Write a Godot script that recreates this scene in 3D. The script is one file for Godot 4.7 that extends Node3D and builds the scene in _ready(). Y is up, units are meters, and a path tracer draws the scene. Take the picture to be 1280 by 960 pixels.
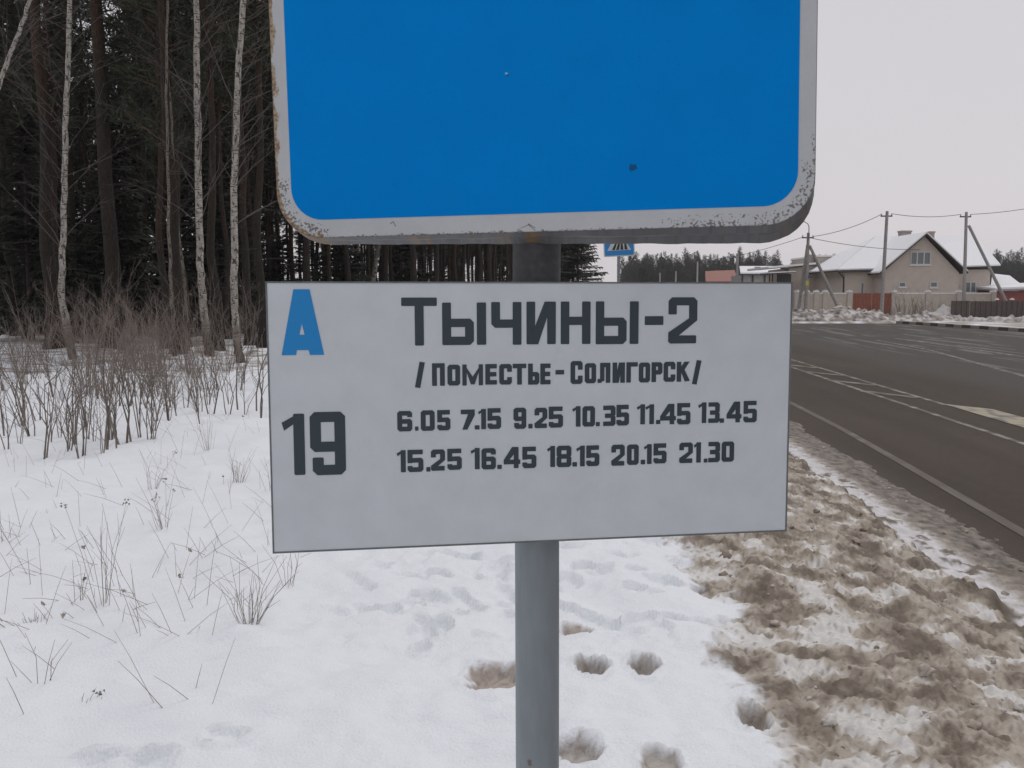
extends Node3D
# Bus stop by a winter road: y up, metres; the camera stands on the snowy verge at the origin and looks along -z.

const EYE := Vector3(0, 1.7, 0)
const FOCAL := 1100.0            # pixels of the 1280 x 960 photograph
const PITCH := 0.09966865
const ROAD_Y := -0.35

var taken := {}
var rng := RandomNumberGenerator.new()
var noise_a := FastNoiseLite.new()
var noise_b := FastNoiseLite.new()
var noise_c := FastNoiseLite.new()
var M := {}

# ---------------------------------------------------------------- mesh builder
class MB:
	var v := PackedVector3Array()
	var n := PackedVector3Array()
	var u := PackedVector2Array()
	var c := PackedColorArray()
	var col := Color(1, 1, 1)
	func tri(a: Vector3, b: Vector3, d: Vector3) -> void:
		var m := (d - a).cross(b - a).normalized()
		v.append(a); v.append(b); v.append(d)
		for i in 3:
			n.append(m); c.append(col)
		u.append(Vector2(a.x + a.z, a.y)); u.append(Vector2(b.x + b.z, b.y)); u.append(Vector2(d.x + d.z, d.y))
	func quad(a: Vector3, b: Vector3, d: Vector3, e: Vector3) -> void:
		tri(a, b, d); tri(a, d, e)
	func box(lo: Vector3, hi: Vector3, xf := Transform3D.IDENTITY) -> void:
		var p := []
		for i in 8:
			p.append(xf * Vector3(hi.x if i & 1 else lo.x, hi.y if i & 2 else lo.y, hi.z if i & 4 else lo.z))
		quad(p[4], p[6], p[7], p[5]); quad(p[1], p[3], p[2], p[0]); quad(p[0], p[2], p[6], p[4])
		quad(p[5], p[7], p[3], p[1]); quad(p[2], p[3], p[7], p[6]); quad(p[0], p[4], p[5], p[1])
	# box with chamfered edges, seen close
	func cbox(lo: Vector3, hi: Vector3, k: float, xf := Transform3D.IDENTITY) -> void:
		var pts := PackedVector2Array([Vector2(lo.x + k, lo.y), Vector2(hi.x - k, lo.y), Vector2(hi.x, lo.y + k), Vector2(hi.x, hi.y - k), Vector2(hi.x - k, hi.y), Vector2(lo.x + k, hi.y), Vector2(lo.x, hi.y - k), Vector2(lo.x, lo.y + k)])
		prism(pts, lo.z, hi.z, xf, k)
	# outline (counter-clockwise seen from +z) pulled from z0 to z1, front edge bevelled by k
	func prism(pts: PackedVector2Array, z0: float, z1: float, xf := Transform3D.IDENTITY, k := 0.0) -> void:
		var idx := Geometry2D.triangulate_polygon(pts)
		var inner := pts
		if k > 0.0:
			var off := Geometry2D.offset_polygon(pts, -k, Geometry2D.JOIN_MITER)
			if off.size() == 1 and off[0].size() == pts.size():
				# keep the same starting corner
				var best := 0
				for i in off[0].size():
					if off[0][i].distance_to(pts[0]) < off[0][best].distance_to(pts[0]): best = i
				inner = PackedVector2Array()
				for i in pts.size(): inner.append(off[0][(best + i) % pts.size()])
		for i in range(0, idx.size(), 3):
			var a := inner[idx[i]]; var b := inner[idx[i + 1]]; var d := inner[idx[i + 2]]
			if (b - a).cross(d - a) > 0.0:
				var s := b; b = d; d = s
			tri(xf * Vector3(a.x, a.y, z1), xf * Vector3(b.x, b.y, z1), xf * Vector3(d.x, d.y, z1))
			a = pts[idx[i]]; b = pts[idx[i + 1]]; d = pts[idx[i + 2]]
			if (b - a).cross(d - a) < 0.0:
				var s2 := b; b = d; d = s2
			tri(xf * Vector3(a.x, a.y, z0), xf * Vector3(b.x, b.y, z0), xf * Vector3(d.x, d.y, z0))
		for i in pts.size():
			var p := pts[i]; var q := pts[(i + 1) % pts.size()]
			var zz := z1 - (k if inner != pts else 0.0)
			quad(xf * Vector3(p.x, p.y, z0), xf * Vector3(p.x, p.y, zz), xf * Vector3(q.x, q.y, zz), xf * Vector3(q.x, q.y, z0))
			if inner != pts:
				var pi := inner[i]; var qi := inner[(i + 1) % pts.size()]
				quad(xf * Vector3(p.x, p.y, zz), xf * Vector3(pi.x, pi.y, z1), xf * Vector3(qi.x, qi.y, z1), xf * Vector3(q.x, q.y, zz))
	# tapered tube along points; u runs round, v in metres along
	func tube(pts: Array, rad: Array, sides: int, cols := [], cap := true) -> void:
		var rings := []
		var along := 0.0
		var side := Vector3.ZERO
		for i in pts.size():
			var dir: Vector3 = (pts[mini(i + 1, pts.size() - 1)] - pts[maxi(i - 1, 0)]).normalized()
			if i == 0:
				side = dir.cross(Vector3(0.31, 0.17, 0.93)).normalized()
			side = (side - dir * side.dot(dir)).normalized()
			var up := dir.cross(side)
			if i > 0: along += (pts[i] - pts[i - 1]).length()
			var ring := []
			for j in sides + 1:
				var a := TAU * j / sides
				var o := side * cos(a) + up * sin(a)
				ring.append([pts[i] + o * rad[i], o, Vector2(float(j) / sides, along)])
			rings.append(ring)
		for i in pts.size() - 1:
			var c0: Color = cols[i] if cols.size() > 0 else col
			var c1: Color = cols[i + 1] if cols.size() > 0 else col
			for j in sides:
				var q := [rings[i][j], rings[i + 1][j], rings[i + 1][j + 1], rings[i][j + 1]]
				var qc := [c0, c1, c1, c0]
				for t in [0, 1, 2, 0, 2, 3]:
					v.append(q[t][0]); n.append(q[t][1]); u.append(q[t][2]); c.append(qc[t])
		if cap:
			for e in [0, pts.size() - 1]:
				if rad[e] < 0.004: continue
				for j in sides:
					var pa: Vector3 = rings[e][j][0]; var pb: Vector3 = rings[e][j + 1][0]
					if e == 0: tri(pts[e], pa, pb)
					else: tri(pts[e], pb, pa)
	func mesh() -> ArrayMesh:
		var a := []
		a.resize(Mesh.ARRAY_MAX)
		a[Mesh.ARRAY_VERTEX] = v; a[Mesh.ARRAY_NORMAL] = n; a[Mesh.ARRAY_TEX_UV] = u; a[Mesh.ARRAY_COLOR] = c
		var m := ArrayMesh.new()
		m.add_surface_from_arrays(Mesh.PRIMITIVE_TRIANGLES, a)
		return m

# ---------------------------------------------------------------- scene helpers
func numbered(called: String) -> String:
	if not taken.has(called):
		taken[called] = 0
		return called
	taken[called] += 1
	return "%s_%03d" % [called, taken[called]]

func put(m: Mesh, mat: Material, called: String, parent: Node = self) -> MeshInstance3D:
	var o := MeshInstance3D.new()
	o.mesh = m
	o.material_override = mat
	o.name = numbered(called) if parent == self else called
	parent.add_child(o, true)
	return o

func build(b: MB, mat: Material, called: String, parent: Node = self) -> MeshInstance3D:
	return put(b.mesh(), mat, called, parent)

func tag(o: Node, label: String, category: String, group := "", kind := "") -> Node:
	o.set_meta("label", label); o.set_meta("category", category)
	if group: o.set_meta("group", group)
	if kind: o.set_meta("kind", kind)
	return o

func structure(o: Node) -> Node:
	o.set_meta("kind", "structure")
	return o

func thing(called: String, label: String, category: String, where := Vector3.ZERO, group := "") -> Node3D:
	var o := Node3D.new()
	o.name = numbered(called)
	add_child(o)
	o.position = where
	tag(o, label, category, group)
	return o

func copy_of(o: Node3D, base: String) -> Node3D:
	var r: Node3D = o.duplicate()
	r.name = numbered(base)
	add_child(r)
	return r

# a pixel of the photograph as a point at depth d (metres along -z), or on a level plane
func ray(x: float, y: float) -> Vector3:
	return Vector3((x - 640.0) / FOCAL, -(y - 480.0) / FOCAL, -1).rotated(Vector3.RIGHT, -PITCH)
func at(x: float, y: float, d: float) -> Vector3:
	var r := ray(x, y)
	return EYE + r * (d / -r.z)
func on_ground(x: float, y: float, h := 0.0) -> Vector3:
	var r := ray(x, y)
	return EYE + r * ((h - EYE.y) / r.y)

func mat(c: Color, rough := 0.8, metal := 0.0) -> StandardMaterial3D:
	var m := StandardMaterial3D.new()
	m.albedo_color = c.linear_to_srgb()
	m.roughness = rough
	m.metallic = metal
	return m

func vmat(rough := 0.85) -> StandardMaterial3D:
	var m := StandardMaterial3D.new()
	m.vertex_color_use_as_albedo = true
	m.roughness = rough
	return m

func noise_tex(seed_: int, freq: float, lo: Color, hi: Color, size := 256, octaves := 4, normal := false, bump := 4.0) -> NoiseTexture2D:
	var f := FastNoiseLite.new()
	f.seed = seed_; f.frequency = freq; f.fractal_octaves = octaves
	var t := NoiseTexture2D.new()
	t.width = size; t.height = size; t.seamless = true; t.noise = f
	if normal:
		t.as_normal_map = true; t.bump_strength = bump
	else:
		var g := Gradient.new()
		g.set_color(0, lo.linear_to_srgb()); g.set_color(1, hi.linear_to_srgb())
		t.color_ramp = g
	return t

# a plain coat with uneven tone and fine relief
func coat(c: Color, vary: float, scale: float, seed_: int, rough := 0.85, bump := 2.0) -> StandardMaterial3D:
	var m := StandardMaterial3D.new()
	m.albedo_texture = noise_tex(seed_, 0.02, c * (1.0 - vary), c * (1.0 + vary))
	if bump > 0.0:
		m.normal_enabled = true
		m.normal_texture = noise_tex(seed_ + 1, 0.08, c, c, 256, 3, true, bump)
	m.uv1_triplanar = true
	m.uv1_world_triplanar = true
	m.uv1_scale = Vector3.ONE * scale
	m.roughness = rough
	return m

func fnl(seed_: int, freq: float, octaves := 3) -> FastNoiseLite:
	var f := FastNoiseLite.new()
	f.seed = seed_; f.frequency = freq; f.fractal_octaves = octaves
	f.noise_type = FastNoiseLite.TYPE_SIMPLEX_SMOOTH
	return f

# ---------------------------------------------------------------- world plan
func road_left(d: float) -> float:
	return 3.05 + 0.065 * d + 0.00018 * d * d
func forest_edge(d: float) -> float:
	return -6.6 + (d - 22.0) * 0.128
func asphalt(x: float, d: float) -> float:
	# signed distance-like value: > 0 inside the asphalt
	var l := x - road_left(d)
	var r := 29.4 - x
	var far := 66.0 - d
	var wide := minf(r, far)
	var main := road_left(d) + 9.3 - x
	return minf(l, maxf(wide, main))

const PRINTS := [[0.37, 3.89, .085, .115, .11, 1], [0.61, 3.93, .075, .12, .10, 1], [0.33, 4.36, .10, .11, .06, 2], [0.68, 4.53, .10, .07, .05, 0],
	[-0.07, 3.80, .16, .19, .085, 2], [-0.37, 4.38, .06, .10, .06, 0], [-0.30, 4.55, .06, .06, .05, 0], [-0.20, 4.66, .075, .08, .06, 0], [0.0, 4.62, .06, .06, .05, 0],
	[0.98, 3.44, .07, .13, .09, 1], [-0.45, 4.18, .05, .08, .04, 0], [0.25, 3.13, .11, .09, .08, 1], [-1.32, 3.05, .11, .08, .05, 0], [-1.1, 3.2, .09, .06, .04, 0], [-1.55, 3.12, .1, .07, .05, 0], [0.55, 3.05, .08, .1, .05, 1],
	[-0.55, 4.75, .08, .1, .035, 0], [-0.1, 5.3, .09, .13, .03, 0], [-0.6, 5.6, .1, .14, .03, 0], [0.2, 5.8, .09, .12, .03, 0]]

var g_soft: FastNoiseLite; var g_lump: FastNoiseLite; var g_fine: FastNoiseLite; var g_edge: FastNoiseLite; var g_dirt: FastNoiseLite; var g_grit: FastNoiseLite; var g_big: FastNoiseLite; var g_cell: FastNoiseLite

# height and base colour of the snow at x, d
func snow_at(x: float, d: float, want_color: bool) -> Array:
	var z := -d
	var t := x - road_left(d)
	var e := g_edge.get_noise_2d(x, z)
	var h := 0.075 * g_soft.get_noise_2d(x, z) + 0.028 * g_soft.get_noise_2d(x * 3.0 + 40.0, z * 3.0) + 0.16 * g_big.get_noise_2d(x, z) * clampf((d - 5.0) / 12.0, 0, 1) + 0.006 * g_fine.get_noise_2d(x, z)
	var col := Color(0.805, 0.825, 0.85)
	if x < -1.0 and d > 4.0:
		h += 0.03 * absf(g_lump.get_noise_2d(x * 0.6, z * 0.6))
	if d > 3.9 and d < 9.0 and x > -1.3:      # trodden track past the stop
		var tr := g_lump.get_noise_2d(x * 0.9 + 20.0, z * 0.9)
		h -= 0.05 * smoothstep(0.12, 0.3, tr) * smoothstep(3.9, 4.6, d) * smoothstep(9.0, 7.5, d) * smoothstep(-1.3, -0.7, x)
	var dirty := smoothstep(-2.42, -2.02, t + 0.34 * e)      # trodden, gritty verge beside the road
	if t > 0.9 and asphalt(x, d) < -0.3: dirty = 0.0
	if dirty > 0.0:
		var lump := absf(g_lump.get_noise_2d(x, z))
		var cell := g_cell.get_noise_2d(x, z)
		var lumps := 0.075 * lump + 0.036 * (cell + 1.0) * 0.5 + 0.026 * g_fine.get_noise_2d(x * 1.1, z * 1.1)
		var ramp := smoothstep(-1.9, 0.1, t)
		var step := smoothstep(-0.42, -0.34, t + 0.22 * e)    # crust that broke off above the gutter
		var amp := lerpf(1.0, 0.28, step)
		var low := -0.05 - 0.19 * ramp - 0.055 * step
		h = lerpf(h, h * 0.3 + low + lumps * amp, dirty)
		if want_color:
			var n1 := g_dirt.get_noise_2d(x, z) + 0.12 * g_fine.get_noise_2d(x, z)
			var n2 := g_grit.get_noise_2d(x, z)
			var fg := g_fine.get_noise_2d(x * 1.5 + 9.0, z * 1.5)
			var q := n1 + 0.30 * n2 - 0.20 * smoothstep(-2.0, -0.6, t) + 0.06
			var dirt := Color(0.43, 0.375, 0.31)
			dirt = dirt.lerp(Color(0.66, 0.635, 0.60), smoothstep(0.10, 0.27, q))
			dirt = dirt.lerp(Color(0.28, 0.232, 0.182), smoothstep(-0.05, -0.20, q))
			dirt = dirt.lerp(Color(0.175, 0.14, 0.105), smoothstep(-0.26, -0.42, q))
			dirt = dirt * (1.0 + 0.30 * fg)
			dirt = dirt.lerp(Color(0.13, 0.10, 0.075), 0.7 * smoothstep(0.22, 0.36, fg - 0.35 * n1))      # grit
			# ice film in the gutter
			var ice := smoothstep(-0.36, -0.28, t + 0.22 * e) * (1.0 - smoothstep(-0.16, 0.06, t + 0.25 * n1))
			dirt = dirt.lerp(Color(0.62, 0.60, 0.60) * (1.0 + 0.25 * n2), ice * smoothstep(-0.30, -0.05, n1 + 0.4 * n2 + 0.12))
			var crust := smoothstep(-0.44, -0.40, t + 0.22 * e) * (1.0 - smoothstep(-0.36, -0.31, t + 0.22 * e))
			dirt = dirt.lerp(Color(0.13, 0.10, 0.075), crust * 0.9)
			var slush := smoothstep(-0.10, 0.22, t + 0.3 * n1)
			dirt = dirt.lerp(Color(0.165, 0.138, 0.112) * (1.0 + 1.1 * n2 + 0.4 * fg), slush)
			col = col.lerp(dirt, smoothstep(0.10, 0.80, dirty + 0.55 * n2 + 0.2 * fg) if dirty < 1.0 else 1.0)
	elif want_color:
		# needles and bark flakes lying under the trees, in patches with their own outline
		if d > 19.0 + 3.0 * e and x < forest_edge(d) + 1.5 + 2.0 * e:
			var lit := g_grit.get_noise_2d(x * 1.4, z * 1.4) + 0.35 * g_dirt.get_noise_2d(x * 0.4, z * 0.4)
			if lit > 0.12: col = Color(0.30, 0.25, 0.20)
	# prints of boots and melted holes
	if d < 7.0 and x > -2.0 and x < 1.4:
		for p in PRINTS:
			var dx: float = (x - p[0]) / p[2]
			var dz: float = (d - p[1]) / p[3]
			var rr := sqrt(dx * dx + dz * dz) + 0.30 * g_lump.get_noise_2d(x * 2.2 + p[0], z * 2.2)
			if rr < 1.35:
				var k := 1.0 - smoothstep(0.50, 1.02, rr)
				h -= p[4] * 0.75 * k
				h += 0.018 * smoothstep(0.9, 1.05, rr) * (1.0 - smoothstep(1.05, 1.35, rr))
				if want_color and p[5] > 0:
					var gn := g_grit.get_noise_2d(x * 2.0, z * 2.0)
					var dc := Color(0.42, 0.38, 0.335) if p[5] == 1 else Color(0.40, 0.33, 0.27)
					dc = dc.lerp(Color(0.24, 0.19, 0.15), smoothstep(0.05, 0.25, gn))
					col = col.lerp(dc, (1.0 - smoothstep(0.78, 1.0, rr + 0.25 * gn)) * 0.9)
	# under the asphalt and beyond it
	var a := asphalt(x, d)
	if t > 0.0:
		var thin := -0.30 - 0.5 * t if t < 0.95 else -0.75
		if a < 0.5 and t > 5.0:
			thin = lerpf(0.0, -0.75, smoothstep(-0.7, 0.3, a)) - 0.22
		if t < 0.95:
			h = h - 0.11 * t + 0.012
			if h > ROAD_Y + 0.05: h = lerpf(h, ROAD_Y + 0.05, 0.5)
			h = minf(h, lerpf(h, -0.75, smoothstep(0.45 + 0.3 * e, 1.1, t)))
		else:
			h = thin + (0.05 * e if a < -0.3 else 0.0)
			if want_color and a < 0.3 and d < 90.0:
				var q2 := g_dirt.get_noise_2d(x * 0.35, z * 0.35) + 0.5 * g_grit.get_noise_2d(x * 0.3, z * 0.3)
				if q2 > -0.12: col = Color(0.46, 0.42, 0.37)
				if q2 > 0.22: col = Color(0.27, 0.23, 0.19)
	return [h, col]

func ground_lines(dense_lo: float, dense_hi: float, step: float, reach: float, grow: float) -> PackedFloat32Array:
	var r := PackedFloat32Array()
	var left := []
	var s := step
	var p := dense_lo
	while p > -reach:
		s *= grow; p -= s; left.append(p)
	left.reverse()
	for q in left: r.append(q)
	p = dense_lo
	while p < dense_hi:
		r.append(p); p += step
	s = step
	while p < reach:
		r.append(p); s *= grow; p += s
	r.append(reach)
	return r

func grid_mesh(xs: PackedFloat32Array, ds: PackedFloat32Array, pos: PackedVector3Array, cols: PackedColorArray, uvs := PackedVector2Array()) -> ArrayMesh:
	var nx := xs.size(); var nd := ds.size()
	var nrm := PackedVector3Array(); nrm.resize(nx * nd)
	var idx := PackedInt32Array()
	for j in nd:
		for i in nx:
			var a := pos[j * nx + maxi(i - 1, 0)]; var b := pos[j * nx + mini(i + 1, nx - 1)]
			var c := pos[maxi(j - 1, 0) * nx + i]; var e := pos[mini(j + 1, nd - 1) * nx + i]
			var m := (b - a).cross(e - c).normalized()
			nrm[j * nx + i] = m if m.y > 0 else -m
	for j in nd - 1:
		for i in nx - 1:
			var k := j * nx + i
			idx.append_array(PackedInt32Array([k, k + nx, k + nx + 1, k, k + nx + 1, k + 1]))
	var arr := []
	arr.resize(Mesh.ARRAY_MAX)
	arr[Mesh.ARRAY_VERTEX] = pos; arr[Mesh.ARRAY_NORMAL] = nrm; arr[Mesh.ARRAY_COLOR] = cols; arr[Mesh.ARRAY_INDEX] = idx
	if uvs.size() > 0: arr[Mesh.ARRAY_TEX_UV] = uvs
	var m := ArrayMesh.new()
	m.add_surface_from_arrays(Mesh.PRIMITIVE_TRIANGLES, arr)
	return m

func make_ground() -> void:
	g_soft = fnl(3, 0.9, 3); g_lump = fnl(5, 2.6, 3); g_fine = fnl(7, 14.0, 3); g_edge = fnl(9, 0.9, 4); g_dirt = fnl(11, 2.1, 4); g_grit = fnl(13, 6.5, 4); g_big = fnl(17, 0.12, 2)
	g_cell = fnl(19, 7.0, 1)
	g_cell.noise_type = FastNoiseLite.TYPE_CELLULAR
	g_cell.cellular_return_type = FastNoiseLite.RETURN_DISTANCE
	var xs := ground_lines(-0.6, 4.4, 0.0165, 700.0, 1.035)
	var ds := PackedFloat32Array()
	var p := -40.0
	while p < 1.0:
		ds.append(p); p += maxf(0.4, absf(p) * 0.08)
	p = 1.0
	while p < 2.6:
		ds.append(p); p += 0.08
	while p < 720.0:
		ds.append(p); p += maxf(0.016, 0.0048 * p) if p < 30.0 else p * 0.03
	var pos := PackedVector3Array(); var cols := PackedColorArray()
	for d in ds:
		for x in xs:
			var r := snow_at(x, d, true)
			pos.append(Vector3(x, r[0], -d)); cols.append(r[1])
	var m := vmat(0.75)
	m.normal_enabled = true
	m.normal_texture = noise_tex(31, 0.06, Color.WHITE, Color.WHITE, 512, 5, true, 5.0)
	m.normal_scale = 0.7
	m.albedo_texture = noise_tex(33, 0.10, Color(0.90, 0.90, 0.90), Color(1, 1, 1), 512, 4)
	m.uv1_triplanar = true; m.uv1_world_triplanar = true; m.uv1_scale = Vector3.ONE * 1.7
	structure(put(grid_mesh(xs, ds, pos, cols), m, "snow_ground"))

func make_road() -> void:
	var ds := PackedFloat32Array()
	var p := -12.0
	while p < 290.0:
		ds.append(p); p += maxf(0.09, 0.012 * absf(p)) if p > 3.0 else 0.6
	ds.append(65.99); ds.sort()
	var xs := PackedFloat32Array()
	for i in 221: xs.append(i / 220.0)
	var streak := fnl(41, 1.0, 4); var patch := fnl(43, 0.25, 4); var fine := fnl(45, 6.0, 3)
	var pos := PackedVector3Array(); var cols := PackedColorArray(); var uvs := PackedVector2Array()
	for d in ds:
		var l := road_left(d) - 0.7
		var r := 29.42 if d < 66.0 else road_left(d) + 9.5
		for s in xs:
			var x := lerpf(l, r, pow(s, 1.35))
			var t := x - road_left(d)
			var n := streak.get_noise_2d(t * 1.6, d * 0.10)
			var k := patch.get_noise_2d(t, d * 0.3)
			var f := fine.get_noise_2d(x, d)
			var c := Color(0.084, 0.065, 0.049) * (1.0 + 0.22 * k + 0.12 * n + 0.10 * f)
			# the far carriageway is drier and greyer, with salt and blown snow lying in streaks
			c = c.lerp(Color(0.10, 0.088, 0.077), 0.8 * smoothstep(5.6, 7.0, t))
			c = c.lerp(Color(0.115, 0.102, 0.092), 0.8 * (1.0 - smoothstep(0.2, 0.75, t + 0.25 * k)) )
			var salt := smoothstep(0.22, 0.42, n + 0.35 * k + 0.1 * f) * smoothstep(7.5, 10.0, t)
			c = c.lerp(Color(0.26, 0.25, 0.24), 0.75 * salt)
			pos.append(Vector3(x, ROAD_Y, -d)); cols.append(c); uvs.append(Vector2(t, d))
	var m := vmat(0.66)
	m.metallic_specular = 0.22
	m.normal_enabled = true
	m.normal_texture = noise_tex(47, 0.12, Color.WHITE, Color.WHITE, 512, 4, true, 3.0)
	m.albedo_texture = noise_tex(49, 0.2, Color(0.62, 0.62, 0.62), Color(1, 1, 1), 512, 4)
	m.uv1_triplanar = true; m.uv1_world_triplanar = true; m.uv1_scale = Vector3.ONE * 1.3
	structure(put(grid_mesh(xs, ds, pos, cols, uvs), m, "road"))

# painted line: points with half widths, worn through to the asphalt
func marking(pts: Array, w: float, wear: float, tint: Color, seed_: int) -> void:
	var f := fnl(seed_, 2.2, 4)
	var b := MB.new()
	var len := 0.0
	for i in pts.size() - 1:
		var a: Vector3 = pts[i]; var e: Vector3 = pts[i + 1]
		var steps := maxi(2, int(a.distance_to(e) / 0.25))
		var side := (e - a).cross(Vector3.UP).normalized() * w * 0.5
		for s in steps:
			var p0 := a.lerp(e, float(s) / steps); var p1 := a.lerp(e, float(s + 1) / steps)
			for k in 3:
				var q0 := lerpf(-1, 1, k / 3.0); var q1 := lerpf(-1, 1, (k + 1) / 3.0)
				var mid := (p0 + p1) * 0.5 + side * (q0 + q1) * 0.5
				var wn := f.get_noise_2d(mid.x, mid.z)
				b.col = tint.lerp(Color(0.082, 0.064, 0.049), clampf(smoothstep(-0.35, 0.35, wn + wear), 0, 0.97))
				b.quad(p0 + side * q0, p1 + side * q0, p1 + side * q1, p0 + side * q1)
	structure(build(b, vmat(0.7), "road_marking"))

func road_point(x: float, y: float, lift := 0.004) -> Vector3:
	return on_ground(x, y, ROAD_Y) + Vector3.UP * lift

func make_markings() -> void:
	var paint := Color(0.25, 0.225, 0.18)
	var line := func(t: float, d0: float, d1: float) -> Array:
		var r := []
		var d := d0
		while d < d1:
			r.append(Vector3(road_left(d) + t, ROAD_Y + 0.004, -d)); d += 3.0
		r.append(Vector3(road_left(d1) + t, ROAD_Y + 0.004, -d1))
		return r
	marking([road_point(1400, 735), road_point(1280, 667), road_point(1130, 580), road_point(1050, 535), road_point(985, 502)], 0.12, 0.20, Color(0.14, 0.118, 0.092), 61)
	marking(line.call(3.27, 4.0, 120.0), 0.11, 0.06, paint, 63)
	marking(line.call(4.02, 16.5, 120.0), 0.11, 0.04, paint, 65)
	# thick painted nose that opens towards us
	var b := MB.new()
	var f := fnl(67, 2.0, 4)
	var steps := 44
	for i in steps:
		var row := []
		for k in 2:
			var d := lerpf(16.6, 5.0, float(i + k) / steps)
			var lo := road_left(d) + 4.02
			row.append([d, lo, lo + clampf((16.6 - d) * 0.8, 0.05, 0.58)])
		for s in 6:
			var c0 := s / 6.0; var c1 := (s + 1) / 6.0
			var q := [Vector3(lerpf(row[0][1], row[0][2], c0), ROAD_Y + 0.008, -row[0][0]), Vector3(lerpf(row[1][1], row[1][2], c0), ROAD_Y + 0.008, -row[1][0]), Vector3(lerpf(row[1][1], row[1][2], c1), ROAD_Y + 0.008, -row[1][0]), Vector3(lerpf(row[0][1], row[0][2], c1), ROAD_Y + 0.008, -row[0][0])]
			var wn := f.get_noise_2d(q[0].x * 2.0, q[0].z)
			b.col = Color(0.34, 0.30, 0.21).lerp(Color(0.13, 0.115, 0.1), clampf(smoothstep(-0.1, 0.5, wn), 0, 0.9))
			b.quad(q[0], q[1], q[2], q[3])
	structure(build(b, vmat(0.7), "road_marking"))
	# slanting bars between the two middle lines
	for i in 9:
		var d := 17.6 + i * 2.5
		marking([Vector3(road_left(d) + 3.34, ROAD_Y + 0.008, -d - 1.3), Vector3(road_left(d) + 3.95, ROAD_Y + 0.008, -d)], 0.24, 0.08, Color(0.25, 0.225, 0.17), 70 + i)
	marking([road_point(1420, 508), road_point(1280, 470), road_point(1160, 437), road_point(1095, 425)], 0.16, 0.2, Color(0.25, 0.24, 0.23), 90)
	marking([road_point(1420, 468), road_point(1280, 446), road_point(1200, 434), road_point(1120, 423)], 0.22, 0.25, Color(0.30, 0.29, 0.29), 91)

# ---------------------------------------------------------------- the bus stop sign
func rc(x0: float, y0: float, x1: float, y1: float, k := [0, 0, 0, 0]) -> PackedVector2Array:
	var r := PackedVector2Array()
	var m := 0.016
	var q := []
	for i in 4: q.append(maxf(k[i], m))
	r.append(Vector2(x0, y0 + q[0])); r.append(Vector2(x0 + q[0], y0))
	r.append(Vector2(x1 - q[1], y0)); r.append(Vector2(x1, y0 + q[1]))
	r.append(Vector2(x1, y1 - q[2])); r.append(Vector2(x1 - q[2], y1))
	r.append(Vector2(x0 + q[3], y1)); r.append(Vector2(x0, y1 - q[3]))
	return r

func poly(a: Array) -> PackedVector2Array:
	var r := PackedVector2Array()
	for p in a: r.append(Vector2(p[0], p[1]))
	return r

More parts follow.
